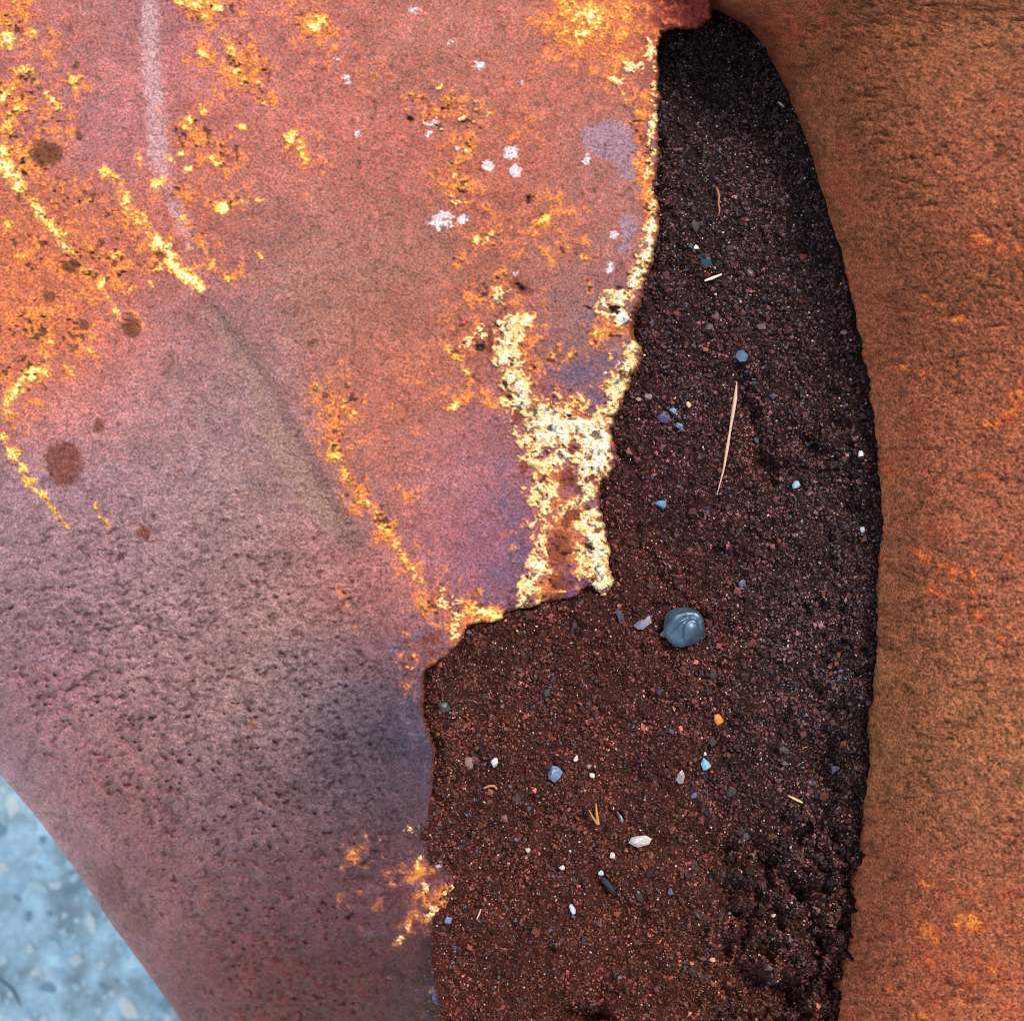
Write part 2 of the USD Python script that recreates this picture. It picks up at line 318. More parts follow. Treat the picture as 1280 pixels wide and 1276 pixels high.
YELL = (stroke([(2, 205), (20, 228)], 14, 10, 1.1) + stroke([(20, 228), (45, 260), (70, 290), (85, 310)], 8, 7, 1.05) + stroke([(85, 310), (120, 348), (150, 396)], 7, 5, .72)
        + stroke([(133, 213), (150, 232), (165, 268), (195, 298)], 9, 10, .8) + stroke([(195, 298), (225, 338), (252, 362)], 10, 7, 1.1)
        + [(8, 50, 14, 12, 0, .95), (40, 40, 10, 7, 40, .95), (34, 90, 12, 9, 0, .95), (46, 102, 8, 7, 0, .8), (60, 118, 7, 8, 0, 1.0), (75, 132, 9, 7, 40, .95), (92, 102, 7, 8, 0, .72), (5, 120, 8, 10, 0, 1.0), (20, 138, 10, 8, 0, .8), (8, 165, 9, 14, 0, .9), (25, 180, 9, 10, 0, .85), (4, 190, 9, 14, 0, .9)]
        + [(195, 230, 8, 9, 0, .95), (140, 215, 8, 6, 0, 1.0), (152, 230, 6, 8, 0, 1.05), (172, 198, 6, 8, 0, .8), (212, 198, 9, 7, 0, .8), (226, 192, 6, 5, 0, 1.0), (235, 150, 10, 12, 0, .85), (252, 136, 7, 7, 0, .8), (265, 196, 7, 8, 0, .95), (275, 204, 6, 5, 0, 1.05), (236, 210, 8, 7, 0, .85), (278, 258, 9, 9, 0, 1.2), (306, 252, 6, 5, 0, 1.05), (320, 256, 7, 4, 0, .8), (300, 157, 7, 5, 0, .9), (257, 312, 6, 8, 0, .95), (228, 274, 6, 6, 0, .75), (285, 348, 5, 5, 0, .7), (262, 330, 5, 7, 0, .65), (325, 314, 5, 6, 0, .6)]
        + [(240, 3, 22, 7, 0, 1.0), (275, 8, 10, 9, 0, 1.0), (255, 22, 8, 6, 0, .75), (250, 70, 8, 5, 0, 1.0), (288, 66, 9, 10, 0, .8), (292, 88, 9, 6, 0, .95), (306, 102, 8, 6, 0, 1.1), (322, 100, 6, 6, 0, .85), (324, 126, 6, 6, 0, .8), (280, 45, 7, 6, 0, .7), (278, 75, 6, 5, 0, .85)]
        + [(362, 172, 10, 9, 0, .95), (374, 185, 8, 9, 40, .9), (382, 197, 8, 6, 0, .8), (390, 32, 10, 9, 0, 1.0), (378, 30, 8, 6, 0, .7), (400, 25, 6, 6, 0, .7), (403, 31, 4)]
        + [(740, 22, 18, 14, 20, 1.05), (725, 40, 14, 10, 0, 1.0), (748, 38, 8, 6, 0, .9), (735, 26, 36, 28, 15, .86), (718, 10, 20, 8, 0, .7), (745, 8, 20, 10, 0, .7), (720, 52, 9, 5, 0, .8)]
        + stroke([(774, 106), (782, 122), (793, 140)], 4, 2.5, .62)
        + stroke([(58, 460), (38, 470), (20, 482), (8, 498)], 9, 8, .95) + [(25, 486, 8, 8, 0, .95), (38, 480, 6, 6, 0, .9), (5, 510, 8, 22, 0, .8), (8, 548, 7, 9, 0, 1.0), (14, 570, 11, 9, 40, .95)] + stroke([(25, 585), (45, 612), (65, 640), (82, 660)], 6, 4, .75)
        + stroke([(122, 630), (130, 645), (137, 658)], 5, 4, .62) + [(92, 460, 8, 6, 0, .7), (60, 425, 12, 9, 0, .6), (45, 440, 9, 9, 0, .65), (110, 440, 9, 7, 0, .6), (120, 318, 8, 7, 0, .7), (140, 322, 7, 7, 0, .75), (150, 340, 6, 6, 0, .65), (105, 252, 18, 7, -20, .7), (115, 248, 6, 8, 0, .75), (10, 278, 9, 7, 0, .7), (65, 250, 7, 6, 0, .65), (160, 365, 6, 6, 0, .65), (190, 360, 6, 5, 0, .7), (198, 335, 9, 6, 0, .7)]
        + stroke([(415, 555), (426, 580), (440, 612), (470, 640), (482, 662), (500, 695), (512, 712), (530, 735)], 7, 6, .6) + [(415, 560, 6, 8, 0, .9), (398, 485, 8, 8, 0, .65), (425, 500, 12, 16, 0, .6), (440, 520, 8, 8, 0, .7), (567, 505, 9, 9, 0, .85), (478, 655, 7, 10, 0, .8), (605, 420, 4, 9, 0, .6)]
        + stroke([(560, 425), (585, 470), (598, 455)], 8, 7, .6) + [(548, 106, 5, 5, 0, 1.0), (520, 115, 9, 7, 0, .6), (560, 120, 9, 6, 0, .6), (605, 130, 8, 14, 0, .65), (487, 116, 4, 4, 0, .75), (705, 300, 9, 6, 0, .7), (680, 272, 8, 9, 0, .65), (728, 322, 6, 5, 0, .75), (665, 285, 6, 9, 0, .6), (712, 310, 9, 9, 0, .7), (712, 285, 6, 7, 0, .6)]
        + stroke([(585, 765), (600, 764), (612, 766), (622, 770)], 8, 6, .95) + [(815, 140, 5, 14, 0, .5), (812, 215, 5, 10, 0, .55), (808, 255, 6, 12, 0, .6), (740, 360, 5, 6, 0, .6), (757, 420, 20, 10, 0, .52), (762, 445, 8, 8, 0, .55), (690, 440, 9, 6, 0, .55), (715, 445, 6, 7, 0, .65), (740, 430, 8, 7, 0, .55), (742, 418, 8, 4, 0, .55)]
        + [(447, 1060, 4, 6, 0, .6), (455, 1085, 7, 7, 0, .62), (438, 1097, 7, 4, 0, .55), (462, 1075, 5, 5, 0, .55), (424, 1120, 5, 6, 0, .6), (436, 1130, 7, 4, 20, .6), (487, 1088, 6, 4, 0, .5), (523, 1082, 6, 8, 0, .55), (450, 1158, 4, 4, 0, .4), (537, 1236, 4, 4, 0, .5), (505, 1222, 8, 6, 0, .4), (548, 1120, 9, 6, -20, .6)])
ORAN = ([(10, 20, 40, 34, 0, .9), (70, 60, 26, 24, 0, .7), (20, 120, 42, 34, 0, .9), (30, 190, 52, 46, 0, .8), (75, 150, 30, 22, 0, .7), (60, 250, 60, 40, 0, .85), (95, 105, 24, 18, 0, .6), (40, 320, 60, 40, 0, .8), (110, 330, 56, 44, 0, .9), (50, 410, 66, 46, 0, .95), (150, 340, 40, 40, 0, .75), (30, 470, 44, 34, 0, .9), (90, 450, 36, 26, 0, .7), (12, 540, 20, 40, 0, .7), (150, 280, 26, 40, -30, .8), (190, 320, 34, 30, -40, .85), (105, 250, 34, 14, -15, .85), (160, 400, 26, 20, 0, .6)]
        + [(262, 12, 50, 26, 0, .85), (310, 85, 34, 34, 0, .95), (255, 70, 20, 14, 0, .7), (330, 120, 18, 16, 0, .7), (240, 165, 30, 34, 0, .85), (275, 195, 34, 26, 0, .85), (225, 240, 24, 24, 0, .7), (285, 255, 36, 18, 0, .7), (250, 300, 26, 40, 0, .65), (290, 340, 26, 20, 0, .55), (370, 185, 24, 28, 40, .7), (390, 32, 30, 28, 0, .8), (400, 212, 14, 12, 0, .6), (405, 75, 30, 24, 0, .5), (460, 100, 34, 20, 0, .5), (612, 68, 14, 7, 0, .7), (375, 5, 24, 14, 0, .6)]
        + [(745, 30, 62, 52, 15, 1.3), (770, 70, 40, 36, 30, .8), (790, 55, 22, 30, 0, .6), (700, 30, 30, 26, 0, .6)]
        + [(520, 120, 22, 18, 0, .75), (560, 140, 44, 26, 0, .85), (585, 175, 44, 34, 0, .7), (640, 160, 40, 26, 0, .5), (570, 225, 24, 40, 0, .8), (595, 270, 28, 26, 0, .6), (615, 300, 34, 20, 0, .7), (685, 275, 34, 34, 0, .6), (715, 310, 34, 22, 0, .7), (570, 325, 14, 12, 0, .65), (640, 285, 20, 20, 0, .5), (710, 232, 10, 8, 0, .6)]
        + stroke([(806, 120), (800, 160), (806, 200), (812, 240), (814, 280)], 14, 11, 1.15) + stroke([(795, 150), (803, 185)], 8, 9, .8) + [(770, 410, 30, 18, 0, .9), (745, 430, 16, 12, 0, .8), (790, 415, 12, 18, 0, .9), (740, 360, 10, 12, 0, .7), (800, 335, 14, 20, 0, .8)]
        + [(600, 370, 34, 30, 0, .75), (625, 345, 18, 24, 0, .7), (575, 420, 26, 36, 0, .75), (545, 470, 30, 30, 0, .55), (590, 480, 24, 26, 0, .65), (650, 440, 34, 60, 0, .9), (660, 400, 18, 18, 0, .8), (690, 445, 34, 14, 0, .75), (720, 445, 24, 14, 0, .7), (565, 505, 22, 18, 0, .7), (620, 500, 24, 12, 0, .6), (510, 520, 30, 36, 0, .5), (700, 495, 22, 18, 0, .8)]
        + [(700, 530, 54, 44, 0, 1.0), (750, 560, 28, 50, 0, 1.0), (700, 600, 36, 30, 0, 1.0), (705, 660, 46, 60, 0, 1.1), (740, 710, 30, 34, 0, 1.0), (680, 735, 40, 18, -20, 1.0), (648, 745, 16, 14, 0, .9), (778, 470, 12, 40, 20, .9), (670, 500, 20, 20, 0, .8)]
        + [(425, 505, 34, 40, 0, .8), (400, 490, 30, 24, 0, .6), (420, 560, 22, 34, -20, .75), (445, 610, 24, 36, -25, .8), (480, 655, 20, 34, -25, .75), (510, 705, 16, 34, -30, .75), (545, 750, 26, 26, 0, .85), (575, 770, 30, 20, 0, .95), (610, 765, 26, 12, 0, .9), (500, 620, 22, 26, 0, .5), (520, 680, 20, 20, 0, .4), (590, 745, 20, 14, 0, .7), (570, 800, 12, 20, 0, .8), (515, 825, 20, 22, 0, .85), (545, 825, 18, 10, 0, .8), (505, 850, 10, 18, 0, .8), (500, 795, 20, 7, 35, .55), (540, 720, 10, 14, 0, .6), (640, 668, 20, 7, 0, .55), (620, 715, 24, 18, 0, .3), (425, 745, 8, 14, 0, .55), (445, 782, 8, 8, 0, .6)]
        + [(450, 1075, 22, 24, 20, .75), (430, 1118, 18, 16, 0, .75), (490, 1090, 22, 12, 0, .55), (530, 1085, 22, 20, 0, .7), (545, 1120, 28, 24, 0, .8), (520, 1155, 22, 20, -30, .7), (500, 1180, 14, 14, 0, .5), (450, 1160, 10, 12, 0, .45), (500, 1215, 16, 12, 0, .5), (470, 1130, 16, 14, 0, .35)])
DARKRUST = [(711, 600, 12, 15, 0, 1.0), (722, 612, 7, 8, 0, .8), (700, 690, 16, 30, 0, .95), (708, 655, 8, 20, 5, .85), (718, 645, 10, 8, 0, .8), (718, 562, 8, 7, 20, .9), (737, 708, 10, 9, 0, .6), (700, 728, 16, 10, 0, .9), (690, 745, 22, 7, -12, .7), (745, 650, 6, 7, 0, .7), (742, 665, 6, 6, 0, .8), (655, 590, 7, 12, -20, .8), (648, 520, 7, 9, 0, .8), (612, 430, 5, 30, 3, .8), (610, 470, 5, 14, 0, .7), (590, 262, 12, 12, 0, .5), (598, 210, 20, 16, 0, .4), (640, 150, 30, 12, 0, .4), (650, 355, 22, 12, 30, .7), (545, 800, 24, 14, 0, .7), (535, 822, 20, 12, 0, .6), (500, 1130, 26, 22, 0, .5), (545, 1100, 16, 9, 0, .7), (570, 1100, 8, 7, 0, .8), (770, 412, 20, 8, 0, .4), (805, 175, 7, 30, -5, .6), (800, 105, 20, 12, 0, .3), (680, 615, 8, 6, 0, .5), (744, 596, 5, 5)]
HOLES = [(601, 432, 8, 7, 0, 1.2), (766, 386, 9, 5, 10, 1.15), (515, 150, 6, 3, 10, .9), (650, 355, 6, 5, 0, .8), (690, 540, 8, 6, 0, .7), (718, 545, 5, 5, 0, .6), (700, 558, 5, 4, 0, .6), (665, 530, 6, 5, 0, .6), (735, 680, 6, 5, 0, .9), (672, 680, 4, 4, 0, .8), (745, 725, 4, 4, 0, .7), (735, 385, 10, 4, 20, .7), (733, 415, 5, 7, 0, .6), (659, 250, 4, 5, 0, .8), (560, 205, 8, 6, 0, .5), (555, 215, 6, 5, 0, .5), (570, 190, 5, 5, 0, .5), (560, 340, 5, 5, 0, .5), (640, 455, 4, 5, 0, .8), (633, 415, 4, 4, 0, .7), (548, 770, 7, 5, 0, .6), (556, 748, 5, 7, 0, .6), (505, 650, 8, 6, 0, .6), (25, 200, 10, 8, 0, .6), (12, 150, 8, 8, 0, .6), (30, 215, 9, 6, 0, .7), (540, 460, 4, 5, 0, .3), (735, 535, 4, 4, 0, .6), (712, 520, 4, 5, 0, .7), (640, 500, 4, 5, 0, .6), (725, 575, 4, 3, 0, .6), (755, 640, 4, 6, 0, .6), (520, 725, 6, 4, 0, .7), (320, 905, 9, 6, 0, .4), (252, 765, 5, 6, 0, .5), (285, 785, 5, 5, 0, .5), (385, 780, 6, 5, 0, .5)]
BROWN = [(80, 578, 21, 27, 0, 1.35), (123, 533, 8, 8, 0, 1.2), (180, 666, 9, 9, 0, 1.2), (145, 723, 9, 9, 0, .5), (165, 409, 12, 13, 0, 1.1), (58, 192, 20, 17, 0, 1.1), (90, 333, 11, 9, 0, 1.2), (62, 370, 9, 9, 0, .9), (103, 406, 9, 9, 0, .9), (98, 170, 6, 6, 0, .9), (93, 82, 8, 7, 0, .8), (88, 35, 6, 6, 0, .7), (126, 305, 9, 7, 0, .8), (390, 428, 9, 9, 0, .8), (316, 907, 9, 7, 0, .75), (315, 710, 12, 10, 0, .45), (385, 722, 18, 16, 0, .45), (200, 318, 8, 8, 0, .8), (270, 385, 12, 9, 0, .4), (370, 795, 26, 16, 0, .3), (140, 1110, 24, 36, -25, .85), (175, 1150, 24, 32, -25, .8), (310, 790, 14, 12, 0, .3), (100, 500, 5, 5, 0, .5), (225, 430, 5, 5, 0, .6), (214, 244, 5, 5, 0, .7)]
WHITE = [(638, 191, 10, 9, 0, 1.2), (611, 208, 7, 7, 0, 1.1), (645, 215, 7, 8, 0, 1.15), (553, 276, 20, 14, 10, .8), (578, 273, 9, 9, 0, .85), (540, 155, 12, 7, -20, .75), (535, 168, 9, 7, 0, .7), (768, 294, 6, 6, 0, 1.0), (762, 335, 6, 8, 0, 1.0), (733, 200, 7, 9, 0, .8), (600, 82, 9, 7, 0, .85), (565, 55, 10, 5, -20, .65), (517, 12, 14, 8, 20, .65), (435, 100, 7, 9, -30, .6), (448, 168, 9, 7, 0, .6), (503, 62, 7, 6, 0, .45), (423, 75, 8, 6, 0, .6), (653, 104, 5, 5, 0, .6), (778, 398, 8, 8, 0, 1.1), (790, 330, 7, 9, 0, .5), (572, 188, 7, 6, 0, .6), (420, 80, 6, 6, 0, .5), (645, 340, 6, 12, 0, .5), (775, 455, 7, 6, 0, .6), (757, 465, 5, 5, 0, .6), (549, 1082, 6, 10, 30, .7), (522, 1035, 4, 9, 20, .5), (552, 1238, 10, 10, 0, .55), (555, 1152, 4, 5, 0, .6), (720, 492, 5, 5, 0, .6), (742, 510, 6, 5, 0, .5)]
LILAC = [(762, 175, 34, 22, 8, 1.1), (785, 205, 16, 20, 0, .9), (745, 165, 16, 12, 0, .8), (785, 285, 14, 24, 0, .7), (780, 310, 16, 12, 0, .6)]
PURPLE = [(725, 470, 28, 22, 0, .95), (700, 488, 22, 16, -20, .9), (745, 495, 16, 20, 0, .95), (742, 512, 10, 9, 0, .9), (755, 448, 20, 16, 0, .85), (735, 400, 18, 14, 0, .7), (690, 465, 14, 12, 0, .6), (720, 380, 26, 24, 0, .4), (640, 640, 20, 34, 0, .7), (648, 690, 14, 34, 0, .85), (625, 720, 28, 20, 0, .75), (600, 742, 26, 14, 0, .7), (632, 560, 16, 44, 0, .5), (565, 725, 20, 14, 0, .4), (530, 790, 24, 14, -20, .55), (488, 810, 16, 12, 0, .55), (500, 840, 20, 14, 0, .5), (515, 900, 24, 60, 0, .2), (470, 930, 60, 70, 0, .2), (540, 1103, 26, 7, 0, .8), (500, 1120, 30, 20, 0, .35), (470, 1168, 16, 10, 0, .55), (522, 1090, 10, 6, 0, .3), (500, 482, 10, 16, 0, .3), (660, 405, 10, 8, 0, .3), (540, 1245, 14, 22, 0, .45), (780, 350, 24, 14, 0, .5)]
PALE = stroke([(184, -20), (187, 40), (191, 100), (195, 150), (196, 195)], 12, 14, .95) + stroke([(197, 195), (210, 235), (226, 272), (240, 305)], 15, 12, .78)
SCRATCH = stroke([(262, 385), (290, 430), (318, 480), (342, 540)], 18, 24, .6) + stroke([(342, 540), (365, 585), (390, 625), (415, 655)], 24, 20, .8) + []

SCUFF = stroke([(266, 378), (300, 425), (335, 470), (362, 525), (400, 595), (430, 650)], 10, 12, .85) + [(440, 672, 26, 20, 20, 1.0), (270, 385, 16, 10, 40, .8)]

BASE = [(60, 60, (178, 110, 105)), (140, 60, (165, 112, 115)), (230, 60, (165, 105, 110)), (330, 60, (180, 110, 105)), (420, 60, (175, 105, 95)), (520, 60, (165, 105, 95)), (620, 60, (172, 108, 98)), (700, 90, (185, 110, 90)), (780, 50, (170, 90, 75)), (60, 180, (165, 105, 105)), (140, 180, (165, 110, 120)), (250, 180, (175, 105, 95)), (350, 180, (184, 112, 104)),
        (450, 180, (178, 108, 96)), (520, 200, (165, 92, 82)), (640, 180, (172, 98, 80)), (720, 130, (172, 100, 85)), (770, 190, (150, 110, 115)), (60, 290, (190, 110, 75)), (150, 290, (180, 105, 90)), (250, 290, (175, 100, 90)), (340, 290, (150, 105, 100)), (450, 260, (162, 102, 96)), (520, 320, (142, 100, 88)), (640, 260, (165, 95, 75)), (720, 250, (170, 98, 85)),
        (770, 280, (155, 100, 95)), (60, 400, (200, 115, 75)), (130, 400, (185, 105, 95)), (220, 400, (156, 110, 114)), (320, 400, (154, 108, 108)), (420, 380, (150, 105, 92)), (520, 400, (165, 100, 85)), (600, 380, (170, 95, 75)), (700, 370, (140, 95, 95)), (60, 480, (190, 115, 105)), (150, 500, (170, 120, 125)), (250, 500, (154, 116, 120)), (330, 500, (150, 114, 118)),
        (440, 470, (170, 100, 85)), (540, 470, (180, 100, 75)), (610, 520, (140, 85, 90)), (30, 620, (155, 120, 130)), (150, 620, (155, 120, 128)), (260, 620, (150, 120, 122)), (350, 620, (152, 116, 118)), (430, 650, (148, 106, 106)), (480, 570, (180, 105, 85)), (560, 580, (172, 112, 114)), (620, 600, (148, 94, 108)), (30, 750, (152, 118, 125)), (200, 750, (150, 118, 122)),
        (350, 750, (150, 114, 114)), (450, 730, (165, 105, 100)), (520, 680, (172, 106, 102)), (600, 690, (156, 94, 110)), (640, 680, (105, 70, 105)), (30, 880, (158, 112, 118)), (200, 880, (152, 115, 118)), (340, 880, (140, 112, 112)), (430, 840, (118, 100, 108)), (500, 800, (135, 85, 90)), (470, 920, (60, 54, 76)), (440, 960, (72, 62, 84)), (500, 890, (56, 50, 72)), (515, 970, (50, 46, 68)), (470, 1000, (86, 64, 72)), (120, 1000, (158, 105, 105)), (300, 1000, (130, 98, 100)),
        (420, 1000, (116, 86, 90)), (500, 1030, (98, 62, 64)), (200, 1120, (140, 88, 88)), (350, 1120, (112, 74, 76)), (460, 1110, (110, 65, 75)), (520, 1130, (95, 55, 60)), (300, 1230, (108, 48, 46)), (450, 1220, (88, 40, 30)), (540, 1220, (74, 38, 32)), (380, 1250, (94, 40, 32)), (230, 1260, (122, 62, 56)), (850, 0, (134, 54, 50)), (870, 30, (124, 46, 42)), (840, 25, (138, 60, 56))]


def plate_fields(u, v, s, sdist):
    """colour and relief (mm) of the plate"""
    wu, wv = u + 4.5 * fb(u, v, 14, 71, 2) + 1.5 * vn(u / 3, v / 3, 75), v + 4.5 * fb(u, v, 14, 81, 2) + 1.5 * vn(u / 3, v / 3, 85)
    n3, n6, n12 = vn(u / 2.2, v / 2.2, 91), fb(u, v, 6, 92, 2), fb(u, v, 13, 94, 2)
    n40 = fb(u, v, 45, 96, 3)
    ends = ss(0, 150, s)
    # the coarse pitted skin of the lower half: short slanting dents
    pz = ss(520, 860, v) * ss(560, 430, u) * (0.35 + 0.65 * ss(20, 120, s)) + 0.25 * ss(380, 520, v) * ss(520, 300, u)
    pu, pv = (u * 0.78 - v * 0.62), (u * 0.62 + v * 0.78)
    speck = ss(0.36, 0.66, 0.66 * vn(pu / 5.4, pv / 4.2, 107) + 0.40 * vn(u / 8, v / 8, 108) + 0.2 * vn(u / 40, v / 40, 109))
    dent = ss(0.06, 0.50, 0.58 * vn(pu / 7.5, pv / 4.6, 101) + 0.48 * vn(pu / 4.6, pv / 3.4, 102) + 0.22 * vn(u / 30, v / 30, 103))
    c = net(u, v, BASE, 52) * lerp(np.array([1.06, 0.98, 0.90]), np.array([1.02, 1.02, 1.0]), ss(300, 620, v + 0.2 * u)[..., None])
    c = c * (1 + 0.12 * n40 + 0.15 * n12)[..., None]
    c = lerp(c, c * np.array([1.18, 0.92, 0.80]), (np.clip(n6, -1, 1) * 0.5 * (1 - pz))[..., None])
    P = blobs(wu, wv, PURPLE); c = lerp(c, lin((104, 82, 108)), (0.9 * ss(0.25, 0.8, P + 0.28 * n12 + 0.15 * n6))[..., None])
    c = lerp(c, lin((196, 162, 168)), (0.68 * ss(0.35, 0.8, blobs(u + 3 * n12, v, PALE) + 0.22 * n6))[..., None])
    c = lerp(c, lin((156, 124, 111)), (0.7 * ss(0.35, 0.75, blobs(u + 5 * n12, v + 5 * n12, SCRATCH) + 0.12 * n6))[..., None])
    c = lerp(c, lin((158, 128, 146)), (0.8 * ss(0.35, 0.6, blobs(u + 3 * n12, v + 3 * n12, LILAC) + 0.1 * n6))[..., None])
    c = lerp(c, lin((112, 88, 84)), (0.62 * ss(0.25, 0.95, blobs(u + 7 * n12, v + 7 * n12, SCUFF) + 0.18 * n6 + 0.12 * n12))[..., None])
    Of = blobs(wu, wv, ORAN)
    c = lerp(c, lerp(lin((196, 108, 78)), lin((224, 138, 66)), ss(0.6, 1.1, Of + 0.3 * n40 + 0.2 * n12)[..., None]), (0.62 * ss(0.35, 1.0, Of + 0.22 * n12 + 0.15 * n40))[..., None])
    O = ss(0.36, 1.06, Of + 0.30 * n12 + 0.34 * n6 + 0.16 * n3 + 0.2 * n40) * ss(0.03, 0.22, Of)
    c = lerp(c, lerp(lin((184, 92, 60)), lin((226, 140, 66)), ss(-0.5, 1.0, n12 + 0.7 * n6 + 0.6 * n3 + 1.2 * (O - 0.6))[..., None]), (0.9 * O)[..., None])
    dr = ss(0.35, 0.7, blobs(wu, wv, DARKRUST) + 0.25 * n6 + 0.1 * n12)
    Yf = blobs(wu, wv, YELL)
    c = lerp(c, lin((228, 156, 82)), (0.6 * ss(0.25, 0.9, Yf + 0.15 * n12))[..., None])
    Yf = np.maximum(Yf, 0.34 * ss(0.5, 0.95, Of) * (1 + 0.5 * n40))
    Y = ss(0.40, 1.08, Yf + 0.38 * n6 + 0.26 * n12 + 0.22 * n3) * ss(0.05, 0.25, Yf)
    yc = lerp(lin((230, 146, 52)), lin((250, 204, 98)), ss(0.3, 0.85, Y + 0.15 * n3)[..., None]); yc = lerp(yc, lin((254, 238, 176)), ss(0.72, 1.1, Y * np.maximum(Yf, 0.6) + 0.25 * n6 + 0.1 * n3)[..., None])
    c = lerp(c, yc, ss(0.02, 0.75, Y)[..., None])
    c = lerp(c, lin((118, 48, 30)), (0.92 * dr)[..., None])
    Cf = blobs(wu, wv, CREAM) * (1 - 0.85 * dr)
    C = ss(0.40, 1.06, Cf + 0.46 * n6 + 0.36 * n12 + 0.26 * n3 + 0.12 * n40) * ss(0.08, 0.3, Cf)
    cc = lerp(lin((206, 128, 62)), lin((246, 214, 146)), ss(0.15, 0.6, C)[..., None]); cc = lerp(cc, lin((255, 250, 226)), ss(0.62, 1.15, C * np.clip(Cf, 0.5, 1.1) + 0.28 * n6)[..., None])
    c = lerp(c, cc, ss(0.05, 0.45, C)[..., None])
    crust = np.maximum(C, 0.55 * Y)
    # small black pits that riddle the crust
    near = ss(0.15, 0.6, np.maximum(Cf, 0.75 * Of * (Of > 0.55))) * (1 - ss(670, 700, u) * ss(125, 95, v))
    pit = ss(0.42, 0.70, vn(u / 4.0, v / 4.0, 111) * 0.8 + 0.5 * vn(u / 9, v / 9, 112)) * near
    hol = ss(0.45, 0.8, blobs(wu, wv, HOLES) + 0.16 * n6)
    c = lerp(c, lin((70, 42, 34)), (0.85 * pit)[..., None])
    c = lerp(c, lin((44, 30, 34)), (0.95 * hol)[..., None])
    W = ss(0.48, 0.72, blobs(u + 2 * n6, v + 2 * n6, WHITE) + 0.16 * n6 + 0.16 * n3)
    c = lerp(c, lin((228, 218, 226)), (0.85 * W)[..., None])
    Bf = blobs(u + 2.5 * n6, v + 2.5 * n6, BROWN)
    B = ss(0.42, 0.62, Bf + 0.12 * n6)
    c = lerp(c, lerp(lin((110, 58, 32)), lin((122, 68, 58)), ss(400, 520, v)[..., None]), (0.95 * np.clip(B * np.clip(Bf * 1.3, 0, 1), 0, 1))[..., None])
    # residue of rust dust in the dents
    c = lerp(c, c * np.array([0.50, 0.42, 0.47]), (dent * pz * (0.35 + 0.45 * ss(0.0, 0.8, vn(u / 25, v / 25, 104))))[..., None])
    c = lerp(c, c * np.array([0.34, 0.28, 0.32]), (np.minimum(1, speck * np.minimum(1, pz * 1.4) * 0.45))[..., None])
    spk = vn(u / 1.9, v / 1.9, 121)
    c = c * (1 + (0.22 * spk + 0.20 * n3) * (1 - 0.5 * crust))[..., None]
    dk = ss(0.50, 0.8, vn(u / 3.1, v / 3.1, 122) * 0.7 + vn(u / 7.0, v / 7.0, 123) * 0.5) * (1 - crust)
    c = lerp(c, c * np.array([0.52, 0.42, 0.42]), (0.75 * dk)[..., None])
    # the broken edge: reddish brown raw metal
    raw = ss(0.8, -2.5, sdist)
    c = lerp(c, lin((104, 56, 40)), (0.85 * raw)[..., None])
    flap = ss(814, 826, u) * ss(70, 45, v)
    h = flap * (0.9 * fb(u * 1.0, v * 0.45, 9, 131, 2) + 0.35 * n6) + 0.10 * n12 + 0.05 * n6 + 0.035 * n3 + 0.12 * n40 - 0.34 * dent * pz - 0.6 * speck * pz + pz * (0.42 * vn(pu / 6.0, pv / 4.2, 105) + 0.16 * vn(pu / 11, pv / 8, 106)) - 0.10 * dk
    h = h + crust * (0.30 + 0.20 * n6 + 0.10 * n3) + 0.10 * O * (0.5 + n6) - 0.40 * pit - 0.85 * hol + 0.08 * W - 0.22 * dr + 0.10 * blobs(u, v, PURPLE) * n6
    return c, h


step = 1.6
th = [0.0]
while True:                                   # rows of the rounded flank, evenly spaced along the arc
    t0 = th[-1]
    ds, dz = ARC * math.sin(t0), 50 / 0.15 * math.cos(t0)
    t1 = t0 + 2.0 / math.hypot(ds, dz)
    if ARC * (math.cos(t0) - math.cos(t1)) > step or t1 > 1.5:
        break
    th.append(t1)
s_arc = ARC * (1 - np.cos(np.array(th)))
S = np.r_[s_arc, np.arange(s_arc[-1] + step, 1480, step)]
T = np.arange(-1090, 800, step)
off = np.interp(T, SIL_T, SIL_S)
sg, tg = np.meshgrid(S, T, indexing='ij')
u = (sg + off[None, :]) * NN[0] + tg * ND[0]
v = 970 + (sg + off[None, :]) * NN[1] + tg * ND[1]
MAR = 110
inframe = (u > -MAR) & (u < 930) & (v > -MAR) & (v < 1276 + MAR)
rough_sd = poly_sd(u, v, EDGE)
keep = inframe & (rough_sd > -22)
sdist = np.full(u.shape, -30.0); col = np.zeros(u.shape + (3,)); rel = np.zeros(u.shape)
k = inframe & (rough_sd > -30)
# a band around keep is evaluated as well, since cells reach one vertex further
for _ in range(2):
    k = k | np.roll(k, 1, 0) | np.roll(k, -1, 0)
    k = k | np.roll(k, 1, 1) | np.roll(k, -1, 1)
uk, vk, sk = u[k], v[k], sg[k]
sdk = edge_sd(uk, vk)
ck, rk = plate_fields(uk, vk, sk, sdk)
zk = z_plate_smooth(uk, vk, sk) + rk * MM - (0.5 * ss(9, 0, sdk) + (7.0 + 26 * ss(330, -60, vk)) * ss(0.5, lerp(-7, -4.5, ss(200, 60, vk)), sdk)) * MM - 2.6 * MM * ss(812, 828, uk) * ss(60, 40, vk)
P = np.zeros(u.shape + (3,)); P[k] = world(uk, vk, zk); col[k] = ck
